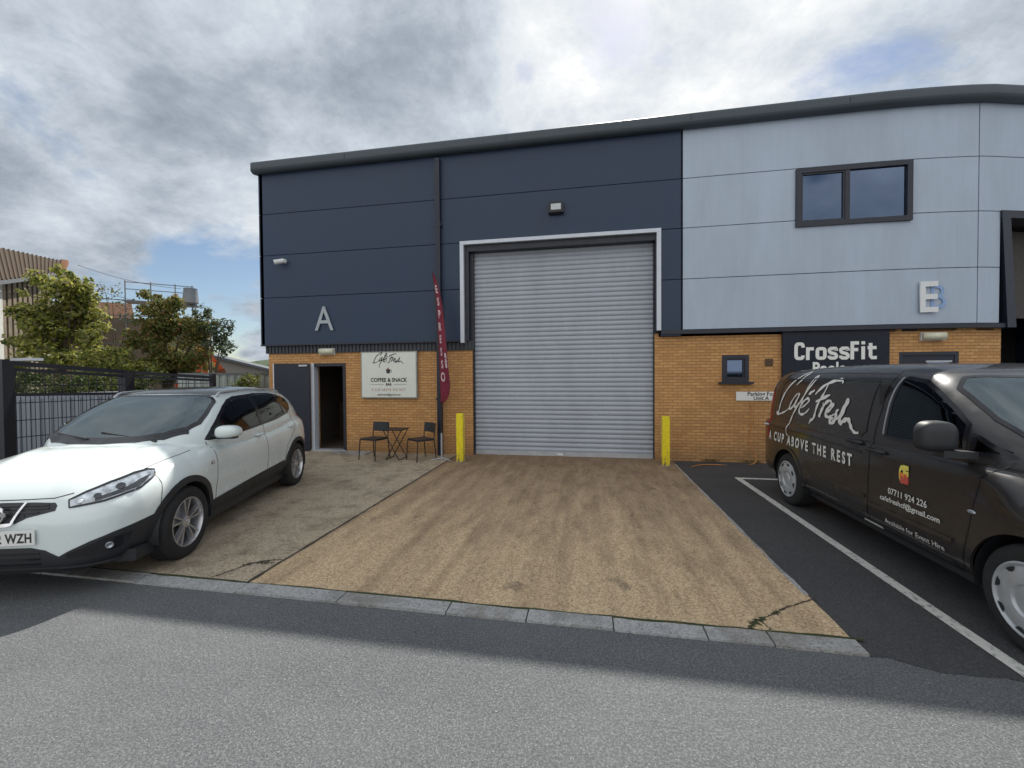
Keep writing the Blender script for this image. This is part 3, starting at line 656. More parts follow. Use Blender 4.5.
# opening of unit E with part-raised shutter and dark frame
m = MB()
def leanbox(x0t, x1t, x0b, x1b, z0, z1, y0, y1):
    m.hexa([(x0b, y0, z0), (x1b, y0 + .05, z0), (x1b, y1, z0), (x0b, y1, z0), (x0t, y0, z1), (x1t, y0 + .05, z1), (x1t, y1, z1), (x0t, y1, z1)])
leanbox(7.165, 7.33, 7.27, 7.44, 2.50, 4.54, 8.73, 9.2)
bpart(m, 'opening_frame', M['navy_trim'])
m = MB(); wall_cells(m, [7.16, 7.6, 8.1, 8.6, 9.1, 9.6, 10.1, 10.6], [4.42, 4.55], [], -.12, .35); bpart(m, 'opening_frame', M['navy_trim'])
m = MB(); wall_cells(m, [10.6, 11.2], [-.1, 4.42], [], 0, .3); bpart(m, 'brick_wall', M['brick'])
m = MB(); wall_cells(m, [7.1, 7.6, 8.1, 8.6, 9.1, 9.6, 10.1, 10.6], [2.75, 4.4], [], .45, .05); bpart(m, 'roller_shutter', simple('brown_shutter', (.055, .047, .042), .7))
m = MB(); m.box((7.0, 13, -.1), (11.0, 13.1, 6.4)); m.box((6.95, 9.4, -.1), (7.05, 13, 4.5)); m.box((7.0, 9.3, 4.5), (11, 13, 4.55)); bpart(m, 'interior_wall', M['dark_inside'])
# unit letters
fix(text_on('unit_letter', 'A', .78, (-5.84, D - .105, 2.77), M['letter_grey'], None, sx=.88, bold=.002, extrude=.012))
fix(text_on('unit_letter', 'E', .76, (5.92, yw(5.92) - .125, 2.79), M['white_plastic'], None, sx=.85, bold=.012, extrude=.012))
fix(text_on('letter_ghost', 'B', .62, (6.10, yw(6.15) - .108, 2.84), M['letter_blue'], None, sx=.8, extrude=.001))

# ------------------------------------------------------------------ things on the facade
def bulkhead(x, z, label):
    t = empty('bulkhead_light', (x, yw(x), z)); tag(t, label, 'wall light', 'bulkhead lights above the doors')
    MB().box((-.19, -.05, -.07), (.19, -.001, .07)).build('housing', M['white_plastic'], t, bevel=.008)
    MB().box((-.175, -.11, -.055), (.175, -.051, .055)).build('diffuser', M['lamp_plastic'], t, bevel=.02, smooth=True)
bulkhead(-5.83, 2.295, 'small cream bulkhead light above the open door left of the white cafe sign')
bulkhead(6.08, 2.36, 'small cream bulkhead light on brick right of the black gym sign')
t = empty('floodlight', (-.60, D - .09, 5.10)); tag(t, 'small black LED floodlight on navy cladding above the roller shutter', 'floodlight')
m = MB(); m.hexa([(-.15, -.10, -.10), (.15, -.10, -.10), (.15, -.04, -.13), (-.15, -.04, -.13), (-.15, -.12, .10), (.15, -.12, .10), (.15, -.04, .12), (-.15, -.04, .12)]); m.build('housing', M['black_metal'], t, bevel=.01)
MB().hexa([(-.10, -.125, -.06), (.10, -.125, -.06), (.10, -.10, -.065), (-.10, -.10, -.065), (-.10, -.133, .055), (.10, -.133, .055), (.10, -.11, .065), (-.10, -.11, .065)]).build('lens', simple('flood_lens', (.55, .57, .58), .3), t)
MB().box((-.03, -.05, -.05), (.03, -.001, .05)).build('bracket', M['black_metal'], t)
t = empty('security_camera', (-6.86, D - .09, 4.38)); tag(t, 'white bullet security camera high on the left corner of navy cladding', 'security camera')
MB().tube([(.03, -.001, 0), (.03, -.05, 0)], .05, 16).build('base', M['white_plastic'], t, smooth=True, auto=40)
MB().tube([(.06, -.07, .0), (-.12, -.16, -.05)], [.05, .055], 16).build('body', M['white_plastic'], t, smooth=True, auto=40)
MB().tube([(-.12, -.16, -.05), (-.128, -.164, -.053)], [.04, .04], 16).build('lens', M['black_gloss'], t)

# cafe sign
t = empty('cafe_sign', (-4.315, D - .02, 1.755)); tag(t, 'white cafe sign board with script lettering on brick beside the open door', 'sign')
MB().box((-.665, -.05, -.52), (.665, .0, .515)).build('sign_frame', simple('sign_rim', (.30, .30, .27), .5), t, bevel=.003)
MB().box((-.64, -.056, -.495), (.64, -.051, .49)).build('board', M['cream'], t)
yy = -.058
cv = lambda a, b: ((5.46 - a) * .415 , yy - .001, .335 + (b - 1.33) * .40)
ribbons(SCRIPT, .042, cv).build('script_lettering', M['ink'], t)
text_on('lettering', 'COFFEE & SNACK', .118, (0, yy, -.155), M['ink'], t, bold=.004, sx=.92)
text_on('lettering', 'BAR', .075, (0, yy, -.238), M['ink'], t, bold=.003)
for q in (-.43, .12): MB().box((q, yy - .001, -.215), (q + .31, yy + .001, -.209)).build('rule_line', M['ink'], t)
text_on('lettering', 'A CUP ABOVE THE REST', .085, (0, yy, -.36), M['ink_red'], t, spacing=1.25, sx=.72)
text_on('lettering', 'cafefreshcf@gmail.com', .06, (0, yy, -.46), M['ink'], t, bold=.001)
m = MB(); m.prism([(-.05, .06), (.05, .06), (.035, -.03), (-.035, -.03)], .002, (-.01, yy, .06), un=(0, -1, 0)); 
m.lathe([(.028, -.002), (.018, -.002)], 16, 'y', (.05, yy, .078)); m.build('cup_logo', M['ink'], t)
m = MB(); m.prism([(-.03, .0), (0, .05), (.028, .0)], .002, (-.01, yy, .115), un=(0, -1, 0)); m.build('cup_steam', M['ink_red'], t)

# gym sign
t = empty('gym_sign', (4.485, D - .02, 2.0)); tag(t, 'dark navy sign board with bold white gym lettering behind the van', 'sign')
MB().box((-.875, -.045, -.55), (.875, .0, .50)).build('board', M['sign_navy'], t, bevel=.003)
K_ = .00193; SW_ = 31
def rrect(x0, x1, y0, y1, rr=14, start=0, end=360):
    cx, cy = (x0 + x1) / 2, (y0 + y1) / 2; out = []
    for a_ in range(start, end + 1, 10):
        c_, s__ = math.cos(R(a_)), math.sin(R(a_)); n_ = 4.5
        out.append((cx + (x1 - x0) / 2 * math.copysign(abs(c_) ** (2 / n_), c_), cy + (y1 - y0) / 2 * math.copysign(abs(s__) ** (2 / n_), s__)))
    return out
h_ = SW_ / 2
GL = [[rrect(155 + h_, 248 - h_, h_, 170 - h_, start=12, end=348)],
      [[(273, 0), (273, 122)], [(274, 80), (280, 103), (298, 107), (325, 107)]],
      [rrect(340 + h_, 435 - h_, h_, 122 - h_)],
      [[(532 - h_, 84), (532 - h_, 100), (515, 107), (468, 107), (459, 98), (459, 80), (466, 68), (508, 54), (516, 44), (516, 24), (506, 15), (468, 15), (459, 22), (459, 38)]],
      [[(630 - h_, 84), (630 - h_, 100), (613, 107), (565, 107), (556, 98), (556, 80), (563, 68), (606, 54), (614, 44), (614, 24), (604, 15), (565, 15), (556, 22), (556, 38)]],
      [[(651, 0), (651, 170)], [(652, 155), (707, 155)], [(652, 92), (700, 92)]],
      [[(742, 0), (742, 122)], [(742, 140), (742, 170)]],
      [[(803, 152), (803, 28), (812, 15), (855, 15)], [(778, 108), (852, 108)]]]
for gi, strokes_ in enumerate(GL):
    m = MB()
    for si_, st_ in enumerate(strokes_):
        prev = None; n_ = len(st_); closed = math.hypot(st_[0][0] - st_[-1][0], st_[0][1] - st_[-1][1]) < 1
        for i_, p_ in enumerate(st_):
            a_ = st_[i_ - 1] if i_ else (st_[-2] if closed else p_); b_ = st_[i_ + 1] if i_ < n_ - 1 else (st_[1] if closed else p_)
            dx, dy = b_[0] - a_[0], b_[1] - a_[1]; l_ = math.hypot(dx, dy) or 1; nx, ny = -dy / l_ * h_, dx / l_ * h_
            yo_ = -.049 - .0008 * si_
            cur = [m.bm.verts.new(((p_[0] + q_ * nx - 507) * K_, yo_, (p_[1] + q_ * ny) * K_ - .035)) for q_ in (1, -1)]
            if prev: m.bm.faces.new((prev[0], cur[0], cur[1], prev[1]))
            prev = cur
    m.build('lettering', M['vinyl_white'], t)
text_on('lettering', 'Poole', .30, (-.10, -.05, -.29), M['vinyl_white'], t, bold=.010, sx=.80)
# parking sign
t = empty('parking_sign', (3.28, D - .012, 1.29)); tag(t, 'small white parking sign low on the brick behind the black van', 'sign')
MB().box((-.46, -.012, -.085), (.46, 0, .085)).build('board', M['vinyl_white'], t, bevel=.002)
text_on('lettering', 'Parking For', .105, (-.02, -.014, .008), M['ink'], t, bold=.002)
text_on('lettering', 'Unit A', .10, (-.02, -.014, -.072), M['ink'], t, bold=.002)

# ------------------------------------------------------------------ bollards
def bollard(x, y, h, label):
    t = empty('bollard', (x, y, 0)); tag(t, label, 'bollard', 'yellow bollards guarding the roller shutter')
    MB().box((-.065, -.065, -.02), (.065, .065, h)).build('post', M['yellow'], t, bevel=.006)
    m = MB(); m.box((-.082, -.082, .008), (.082, .082, .02)); m.build('base_collar', M['kerb'], t)
bollard(-2.48, 7.93, .97, 'square yellow bollard left of the roller shutter, next to the red flag')
bollard(1.44, 8.12, .935, 'square yellow bollard right of the roller shutter, at the tarmac edge')

# ------------------------------------------------------------------ cafe furniture
def chair(x, y, rz, label):
    t = empty('cafe_chair', (x, y, .0)); t.rotation_euler.z = rz; tag(t, label, 'chair', 'black chairs at the cafe table')
    M_ = M['black_metal']
    MB().box((-.20, -.19, .425), (.20, .19, .45)).build('seat', M['black_plastic'], t, bevel=.01)
    m = MB()
    n = 8
    for i in range(n):
        a, b = -.2 + .4 * i / n, -.2 + .4 * (i + 1) / n; fa, fb = .03 * (1 - (a / .2)**2), .03 * (1 - (b / .2)**2)
        m.hexa([(a, .185 + fa, .56), (b, .185 + fb, .56), (b, .20 + fb, .56), (a, .20 + fa, .56), (a, .215 + fa, .755), (b, .215 + fb, .755), (b, .23 + fb, .755), (a, .23 + fa, .755)])
    m.build('backrest', M['black_plastic'], t)
    for s in (-1, 1):
        MB().tube([(s * .20, -.185, .43), (s * .215, -.215, .0)], .011).build('leg', M_, t)
        MB().tube([(s * .205, .22, .74), (s * .20, .185, .45), (s * .215, .225, .0)], .011).build('leg', M_, t)
    m = MB(); m.tube([(-.2, -.18, .42), (.2, -.18, .42)], .010); m.tube([(-.2, .18, .42), (.2, .18, .42)], .010); m.tube([(-.2, -.18, .42), (-.2, .18, .42)], .010); m.tube([(.2, -.18, .42), (.2, .18, .42)], .010)
    m.build('seat_frame', M_, t); return t
chair(-4.35, 7.95, R(-14), 'black cafe chair left of the little table, facing the car park')
chair(-3.34, 7.99, R(-38), 'black cafe chair right of the little table, turned towards it')
t = empty('folding_table', (-3.90, 8.02, 0)); tag(t, 'small black folding bistro table standing between the two chairs', 'table')
MB().box((-.21, -.2, .615), (.21, .2, .635)).build('tabletop', M['black_plastic'], t, bevel=.006)
for s in (-1, 1):
    m = MB(); m.tube([(-.19, s * .17, .61), (.15, s * .18, .01)], .010); m.tube([(.19, s * .15, .61), (-.15, s * .16, .01)], .010); m.build('leg', M['black_metal'], t)
m = MB(); m.tube([(-.15, -.16, .02), (-.15, .16, .02)], .009); m.tube([(.15, -.18, .02), (.15, .18, .02)], .009); m.build('stretcher', M['black_metal'], t)

# ------------------------------------------------------------------ feather flag
t = empty('feather_flag', (-2.93, 8.08, 0)); tag(t, 'tall burgundy feather flag advertising coffee beside the left bollard', 'flag')
pole = [(0, 0, .05), (-.02, 0, 1.2), (-.05, 0, 2.4), (-.10, 0, 3.3), (-.17, 0, 3.86)]
MB().tube(crom(pole, 4), [.014] * 13 + [.009] * 4, 8).build('pole', M['black_metal'], t, smooth=True)
m = MB(); m.tube([(0, 0, .0), (0, 0, .55)], .02); m.tube([(0, 0, .04), (.22, -.10, .01)], .012); m.tube([(0, 0, .04), (-.2, -.12, .01)], .012); m.tube([(0, 0, .04), (0, .22, .01)], .012); m.build('base', M['galv'], t)
m = MB(); rowz = 40; nc = 8; gr = []
wt = [(1.15, .05), (1.22, .14), (1.35, .22), (1.6, .26), (2.0, .25), (2.4, .22), (2.8, .18), (3.2, .14), (3.5, .10), (3.72, .06), (3.82, .02)]
def fl_pt(z, t_):
    xp = smooth_tab([(.05, 0), (1.2, -.02), (2.4, -.05), (3.3, -.10), (3.86, -.17)], z); w_ = smooth_tab(wt, z)
    a = R(-14) + .25 * math.sin(z * 2.1)
    return (xp + w_ * t_ * math.cos(a), w_ * t_ * math.sin(a) + .018 * math.sin(t_ * 7 + z * 3) * t_, z)
for i in range(rowz + 1):
    z = 1.15 + (3.82 - 1.15) * i / rowz; gr.append([m.bm.verts.new(fl_pt(z, k / nc)) for k in range(nc + 1)])
for a, b in zip(gr, gr[1:]):
    for k in range(nc): m.bm.faces.new((a[k], a[k + 1], b[k + 1], b[k]))
ban = m.build('banner', M['banner'], t, smooth=True)
sol = ban.modifiers.new('thickness', 'SOLIDIFY'); sol.thickness = .003
def flag_text(ch, zc, size, tpos, sx=1):
    me = text_mesh(ch, size, bold=.008, sx=sx)
    h_ = size * .35
    for v in me.vertices:
        z = zc + v.co.y - h_; w_ = max(.02, smooth_tab(wt, z)); p = Vector(fl_pt(z, tpos + v.co.x / w_)); v.co = p + Vector((0, -.006, 0))
    me.materials.append(M['flag_print']); o = bpy.data.objects.new('lettering', me); col.objects.link(o); o.parent = t
for i, ch in enumerate('ESPRESSO'[::-1]):
    flag_text(ch, 1.70 + i * .255, .25 if i == 0 else .22, .36 if i < 5 else .42, .55 if i < 5 else .40)
for ch, zc in (('B', 1.93), ('A', 2.03), ('R', 2.13)): flag_text(ch, zc, .12, .82, .7)
m = MB(); m.tube([(-.02, -.012, 1.18), (.0, -.02, 1.08), (.03, -.02, 1.14)], .01); m.build('tether', M['black_plastic'], t)

# ------------------------------------------------------------------ vehicles
class Body:
    """car body from lofted cross-sections; panels, glass and trim are laid on its surface"""
    def __init__(s, remap=lambda x: x): s.remap = remap
    def section(s, zb, zm, zt, w, nb, nt_, mod=None, m=44):
        pts = []
        K = 160
        for i in range(K + 1):
            a = -math.pi / 2 + math.pi * i / K
            n = nb if a < 0 else nt_
            c = abs(math.cos(a)) ** (2 / n); sn = abs(math.sin(a)) ** (2 / n)
            if i in (0, K): c = 0
            y = w * c; z = zm - (zm - zb) * sn if a < 0 else zm + (zt - zm) * sn
            if mod: y, z = mod(y, z)
            pts.append((y, z))
        d = [0]
        for a, b in zip(pts, pts[1:]): d.append(d[-1] + math.hypot(b[0] - a[0], b[1] - a[1]))
        out = []; j = 0
        for i in range(m + 1):
            tt = d[-1] * i / m
            while j < len(d) - 2 and d[j + 1] < tt: j += 1
            f = (tt - d[j]) / max(1e-9, d[j + 1] - d[j]); a, b = pts[j], pts[j + 1]
            out.append((a[0] + (b[0] - a[0]) * f, a[1] + (b[1] - a[1]) * f))
        return out
    def loft(s, xs, fn, m=44):
        V = []; F = []; rings = []
        for x in xs:
            h = fn(x); x = s.remap(x); ring = [(x, y, z) for y, z in h] + [(x, -y, z) for y, z in h[-2:0:-1]]
            rings.append(list(range(len(V), len(V) + len(ring)))); V += ring
        n = len(rings[0])
        for a, b in zip(rings, rings[1:]):
            for k in range(n): F.append((a[k], a[(k + 1) % n], b[(k + 1) % n], b[k]))
        F.append(tuple(rings[0][::-1])); F.append(tuple(rings[-1]))
        return V, F
    def bvh(s, pieces):
        V = []; F = []
        for v, f in pieces:
            o = len(V); V += [Vector(p) for p in v]; F += [tuple(i + o for i in q) for q in f]
        s.tree = BVHTree.FromPolygons(V, F)
    def hit(s, kind, u, v, side=-1):
        if kind == 'side': o = Vector((u, side * 3, v)); d = Vector((0, -side, 0))
        elif kind == 'top': o = Vector((u, v, 4)); d = Vector((0, 0, -1))
        elif kind == 'rad':
            a = R(u); o = Vector((s.rc - 4 * math.cos(a), 4 * math.sin(a), v)); d = Vector((math.cos(a), -math.sin(a), 0))
        elif kind == 'front': o = Vector((-3, u, v)); d = Vector((1, 0, 0))
        elif kind == 'rear': o = Vector((9, u, v)); d = Vector((-1, 0, 0))
        loc, nor, i, dist = s.tree.ray_cast(o, d)
        if loc is None:
            loc, nor, i, dist = s.tree.find_nearest(o + d * 2.5)
        if nor.dot(d) > 0: nor = -nor
        return loc, nor, d
    def decal(s, name, outline, kind, mat, parent, side=-1, off=.004, step=.05, smooth=True, skirt=.008, spline=0, **props):
        if spline: outline = crom(list(outline) + [outline[0]], spline)[:-1]
        bm = bmesh.new(); sc = .0175 * 0 + 1
        vs_ = [bm.verts.new((p[0], p[1], 0)) for p in outline]; bm.faces.new(vs_)
        us = [p[0] for p in outline]; ws = [p[1] for p in outline]
        su = step if kind != 'rad' else step * 55
        for ax, lo_, hi_, st in ((0, min(us), max(us), su), (1, min(ws), max(ws), step)):
            k = math.floor(lo_ / st) + 1
            while k * st < hi_:
                co = [0, 0, 0]; co[ax] = k * st; no = [0, 0, 0]; no[ax] = 1
                bmesh.ops.bisect_plane(bm, geom=bm.verts[:] + bm.edges[:] + bm.faces[:], plane_co=co, plane_no=no); k += 1
        return s._wrap(bm, name, kind, mat, parent, side, off, smooth, skirt, props)
    def _wrap(s, bm, name, kind, mat, parent, side, off, smooth, skirt, props):
        nn = {}
        for v in bm.verts:
            loc, nor, d = s.hit(kind, v.co.x, v.co.y, side); v.co = loc + nor * off; nn[v.index] = nor
        bm.verts.index_update()
        if skirt:
            be = [e for e in bm.edges if len(e.link_faces) == 1]
            r = bmesh.ops.extrude_edge_only(bm, edges=be)
            for v in [g_ for g_ in r['geom'] if isinstance(g_, bmesh.types.BMVert)]:
                loc, nor, i, dist = s.tree.find_nearest(v.co); v.co = v.co - (nor if nor.dot(v.co - loc) > 0 else -nor) * (off + skirt) if loc is not None else v.co
        bmesh.ops.recalc_face_normals(bm, faces=bm.faces)
        sc = 0.0
        for f in bm.faces:
            c = f.calc_center_median(); loc, nor, i, dist = s.tree.find_nearest(c)
            if loc is not None: sc += f.calc_area() * f.normal.dot(c - loc) / max(1e-6, (c - loc).length)
        if sc < 0: bmesh.ops.reverse_faces(bm, faces=bm.faces)
        me = bpy.data.meshes.new(name); bm.to_mesh(me); bm.free(); o = bpy.data.objects.new(name, me); col.objects.link(o)
        me.materials.append(mat)
        if smooth:
            me.polygons.foreach_set('use_smooth', [True] * len(me.polygons)); me.set_sharp_from_angle(angle=R(45))
        o.parent = parent
        for k, v in props.items(): o[k] = v
        return o
    def strip(s, name, line, width, kind, mat, parent, side=-1, off=.003, closed=False, res=.03, **props):
        pts = list(line) + ([line[0]] if closed else [])
        ku = 55 if kind == 'rad' else 1
        P = []
        for a, b in zip(pts, pts[1:]):
            l = math.hypot((b[0] - a[0]) / ku, b[1] - a[1]); n = max(1, int(l / res))
            for i in range(n): P.append((a[0] + (b[0] - a[0]) * i / n, a[1] + (b[1] - a[1]) * i / n))
        P.append(pts[-1]); bm = bmesh.new(); prev = None; first = None; n = len(P)
        for i, p in enumerate(P):
            a = P[i - 1] if i else (P[-2] if closed else P[0]); b = P[i + 1] if i < n - 1 else (P[1] if closed else P[-1])
            dx, dy = (b[0] - a[0]) / ku, b[1] - a[1]; l = math.hypot(dx, dy) or 1; nx, ny = -dy / l * width / 2, dx / l * width / 2
            cur = (bm.verts.new((p[0] + nx * ku, p[1] + ny, 0)), bm.verts.new((p[0] - nx * ku, p[1] - ny, 0)))
            if prev: bm.faces.new((prev[0], cur[0], cur[1], prev[1]))
            prev = cur
        return s._wrap(bm, name, kind, mat, parent, side, off, True, .006, props)
    def letters(s, name, body, size, at, mat, parent, kind='side', side=1, sx=1, mirror=True, off=.004, **k):
        me = text_mesh(body, size, sx=sx, **k); bm = bmesh.new(); bm.from_mesh(me)
        for v in bm.verts:
            u = at[0] + (-v.co.x if mirror else v.co.x); v.co = Vector((u, at[1] + v.co.y, 0))
        return s._wrap(bm, name, kind, mat, parent, side, off, False, 0, {})
def inside(p, poly):
    x, y = p; c = False; n = len(poly)
    for i in range(n):
        x1, y1 = poly[i]; x2, y2 = poly[i - 1]
        if (y1 > y) != (y2 > y) and x < (x2 - x1) * (y - y1) / (y2 - y1) + x1: c = not c
    return c
def shell(name, piece, mat, parent, wheels=(), rw=.38, holes=(), tops=(), smooth=True, shrink=0, up_only=False):
    """mesh from a lofted piece with wheel arches and window openings cut out"""
    V, F = piece; bm = bmesh.new(); vs_ = [bm.verts.new(p) for p in V]
    for f in F: bm.faces.new([vs_[i] for i in f])
    bmesh.ops.recalc_face_normals(bm, faces=bm.faces)
    kill = []
    for f in bm.faces:
        c = f.calc_center_median()
        if any((c.x - wx)**2 + (c.z - wz)**2 < rw * rw and abs(c.y) > .5 for wx, wz in wheels): kill.append(f); continue
        if abs(f.normal.y) > .3 and any(inside((c.x, c.z), h) for h in holes): kill.append(f); continue
        if any(inside((c.x, c.y), h) for h in tops) and (f.normal.z > .25): kill.append(f)
    bmesh.ops.delete(bm, geom=kill, context='FACES')
    for v in bm.verts:
        if any(len(e.link_faces) == 1 for e in v.link_edges):
            for wx, wz in wheels:
                d = math.hypot(v.co.x - wx, v.co.z - wz)
                if abs(d - rw) < .05 and abs(v.co.y) > .5: v.co.x = wx + (v.co.x - wx) * rw / d; v.co.z = wz + (v.co.z - wz) * rw / d
    if shrink:
        bm.normal_update()
        ns = {v: v.normal.copy() for v in bm.verts}
        for v in bm.verts: v.co -= ns[v] * shrink
    me = bpy.data.meshes.new(name); bm.to_mesh(me); bm.free(); o = bpy.data.objects.new(name, me); col.objects.link(o); me.materials.append(mat); o.parent = parent
    me.polygons.foreach_set('use_smooth', [True] * len(me.polygons)); me.set_sharp_from_angle(angle=R(40)); return o
def wheel(parent, x, yo, z, rad, side, style, steer=0):
    """yo: outer face; side: +1 or -1 outward direction in y"""
    s_ = side; w_ = .205
    e = MB(); prof = [(rad * .66, -.02), (rad * .67, 0), (rad * .72, .004), (rad * .86, .008), (rad * .93, -.002), (rad * .975, -.018), (rad, -.045)]
    for k in range(5): prof += [(rad, -.05 - k * .025), (rad - .008, -.054 - k * .025), (rad - .008, -.060 - k * .025), (rad, -.064 - k * .025)]
    prof += [(rad * .97, -w_ + .02), (rad * .85, -w_), (rad * .66, -w_ + .01)]
    e.lathe([(a, b * s_) for a, b in prof], 56, 'y')
    root = e.build('wheel', M['rubber'], parent, smooth=True, auto=30); root.location = (x, yo, z); root.rotation_euler.z = steer
    rr = rad * .675
    m = MB()
    if style == 'alloy':
        m.lathe([(a, b * s_) for a, b in [(rr, -.02), (rr, .002), (rr * .965, .004), (rr * .94, -.008), (rr * .90, -.05), (rr * .88, -.15)]], 56, 'y')
        for k in range(5):
            a0 = 2 * math.pi * k / 5 + .3
            for dlt in (-.155, .155):
                ca, cb = a0 + dlt * .55, a0 + dlt * 1.25
                def pt(rad_, ang, y): return Vector((rad_ * math.cos(ang), y * s_, rad_ * math.sin(ang)))
                ra, rb = rr * .16, rr * .955; wa, wb = .15 / .6, .055
                m.hexa([pt(ra, ca - wa * .6, -.055), pt(rb, cb - wb * 1.5, -.05), pt(rb, cb + wb * 1.5, -.05), pt(ra, ca + wa * .6, -.055), pt(ra, ca - wa * .45, -.018), pt(rb, cb - wb, -.006), pt(rb, cb + wb, -.006), pt(ra, ca + wa * .45, -.018)])
        m.lathe([(a, b * s_) for a, b in [(.0, -.008), (rr * .15, -.008), (rr * .24, -.018), (rr * .27, -.05), (.0, -.06)]], 30, 'y')
        rim = m.build('rim', M['alloy'], root, smooth=True, auto=25)
        m = MB(); m.lathe([(a, b * s_) for a, b in [(0, -.004), (rr * .11, -.006), (rr * .125, -.012)]], 24, 'y'); m.build('hub_cap', M['chrome'], root, smooth=True)
        m = MB(); m.lathe([(a, b * s_) for a, b in [(0, -.10), (rr * .62, -.10), (rr * .64, -.09), (rr * .64, -.12)]], 36, 'y'); m.build('brake_disc', M['galv'], root)
    else:
        m.lathe([(a, b * s_) for a, b in [(rr * 1.0, -.01), (rr * 1.02, .012), (rr * .97, .018), (rr * .90, .006), (rr * .86, .008), (rr * .80, .016), (rr * .55, .020), (rr * .45, .018), (rr * .40, .004), (rr * .33, .006), (rr * .30, .016), (rr * .1, .020), (0, .020)]], 64, 'y')
        m.build('hub_cap', M['hubcap'], root, smooth=True, auto=35)
        for k in range(8):
            a0 = 2 * math.pi * k / 8 + .2; P_ = []
            for (ra, da) in ((.885, -.16), (.885, -.08), (.885, .0), (.885, .08), (.885, .16), (.79, .10), (.76, .0), (.79, -.10)):
                P_.append((rr * ra * math.cos(a0 + da), rr * ra * math.sin(a0 + da)))
            MB().prism(P_, .004, (0, .0155 * s_, 0), un=(0, s_, 0)).build('cap_slot', M['black_plastic'], root)
    m = MB(); m.lathe([(rr * .98, -.03 * s_), (rr * .92, -.16 * s_), (0, -.16 * s_)], 30, 'y'); m.build('inner_hub', M['black_plastic'], root)
    return root
def arch_liner(parent, wheels, rw, yo):
    for wx, wz in wheels:
        for s_ in (-1, 1):
            m = MB(); m.lathe([(rw + .005, s_ * (yo - .012)), (rw + .02, s_ * (yo - .45)), (.02, s_ * (yo - .45))], 30, 'y', (wx, 0, wz), R(-12), R(192)); m.build('wheel_well', M['black_plastic'], parent, smooth=True, auto=40)
def seat(parent, x, y, z, mat, hr=True):
    m = MB(); m.box((x - .22, y - .23, z), (x + .26, y + .23, z + .14)); m.hexa([(x + .16, y - .22, z + .1), (x + .28, y - .22, z + .1), (x + .28, y + .22, z + .1), (x + .16, y + .22, z + .1), (x + .32, y - .2, z + .64), (x + .42, y - .2, z + .64), (x + .42, y + .2, z + .64), (x + .32, y + .2, z + .64)])
    s_ = m.build('seat', mat, parent, bevel=.03, smooth=True)
    m = MB(); m.hexa([(x + .34, y - .13, z + .68), (x + .44, y - .13, z + .68), (x + .44, y + .13, z + .68), (x + .34, y + .13, z + .68), (x + .36, y - .12, z + .86), (x + .45, y - .12, z + .86), (x + .45, y + .12, z + .86), (x + .36, y + .12, z + .86)])
    m.bar((x + .39, y - .06, z + .6), (x + .39, y - .06, z + .7), .015); m.bar((x + .39, y + .06, z + .6), (x + .39, y + .06, z + .7), .015)
    m.build('headrest', mat, s_, bevel=.02)
def frange(a, b, n): return [a + (b - a) * i / n for i in range(n + 1)]

# ---- white crossover car
WB = 2.66; FWX = .88; RWX = FWX + WB; WR = .338
bdir = Vector((-.2975, .9547, 0)); ydir = Vector((-bdir.y, bdir.x, 0))
O = Vector((-4.145, 4.60, 0)) - bdir * (FWX + WB / 2) + ydir * .885
car = empty('parked_car', O, math.atan2(bdir.y, bdir.x)); tag(car, 'white crossover car with roof rails parked on the concrete by the gate', 'car')
B = Body(lambda x: .88 - (.88 - x) * .845 if x < .88 else x); B.rc = .95
ZT = [(0, .60), (.015, .655), (.04, .705), (.08, .755), (.13, .80), (.2, .845), (.32, .90), (.5, .955), (.75, 1.01), (1.0, 1.055), (1.25, 1.07), (1.7, 1.045), (2.4, 1.07), (3.0, 1.10), (3.5, 1.15), (3.9, 1.16), (4.1, 1.10), (4.2, 1.02), (4.28, .88), (4.32, .66)]
ZB = [(0, .34), (.015, .275), (.04, .24), (.08, .22), (.15, .208), (.4, .205), (3.9, .22), (4.15, .28), (4.28, .36), (4.32, .46)]
WW = [(0, .38), (.01, .46), (.03, .55), (.06, .62), (.10, .68), (.16, .735), (.25, .785), (.38, .83), (.55, .868), (.8, .888), (1.2, .886), (2.0, .882), (3.0, .888), (3.6, .888), (3.9, .865), (4.1, .80), (4.22, .71), (4.29, .60), (4.32, .45)]
def car_low(x):
    zb, zt, w_ = smooth_tab(ZB, x), smooth_tab(ZT, x), smooth_tab(WW, x)
    zm = min(.60, (zb + zt) / 2 + .03) if x < .3 else .62
    hood = max(0, min(1, (1.5 - x) / .5))
    def mod(y, z):
        t = (z - .62) / .4
        k = 1 - .05 * max(0, -t)**1.5 - .015 * max(0, t)
        yy = y * k
        # shoulder crease and door tuck
        if .5 < x < 4.1 and y > .5 * w_: yy += .010 * math.exp(-((z - (.90 + .035 * x * .6)) / .035)**2) - .012 * math.exp(-((z - .52) / .09)**2)
        # wheel arch swell
        for wx in (FWX, RWX):
            if y > .5 * w_: yy += .016 * math.exp(-((x - wx) / .42)**4) * math.exp(-((z - .68) / .25)**4)
        # bonnet ridges
        if hood and z > zm: z += hood * .014 * math.exp(-((y - (.30 + .22 * x)) / .055)**2) * (1 if x > .15 else x / .15)
        return yy, z
    return B.section(zb, zm, zt, w_, 6, 3.3 + 1.2 * (1 - hood), mod)
xs = [0, .006, .015, .028, .045, .065, .09, .12, .155, .195, .24] + frange(.28, 4.0, 124) + [4.03, 4.06, 4.1, 4.14, 4.18, 4.21, 4.24, 4.27, 4.29, 4.305, 4.315, 4.32]
low = B.loft(xs, car_low)
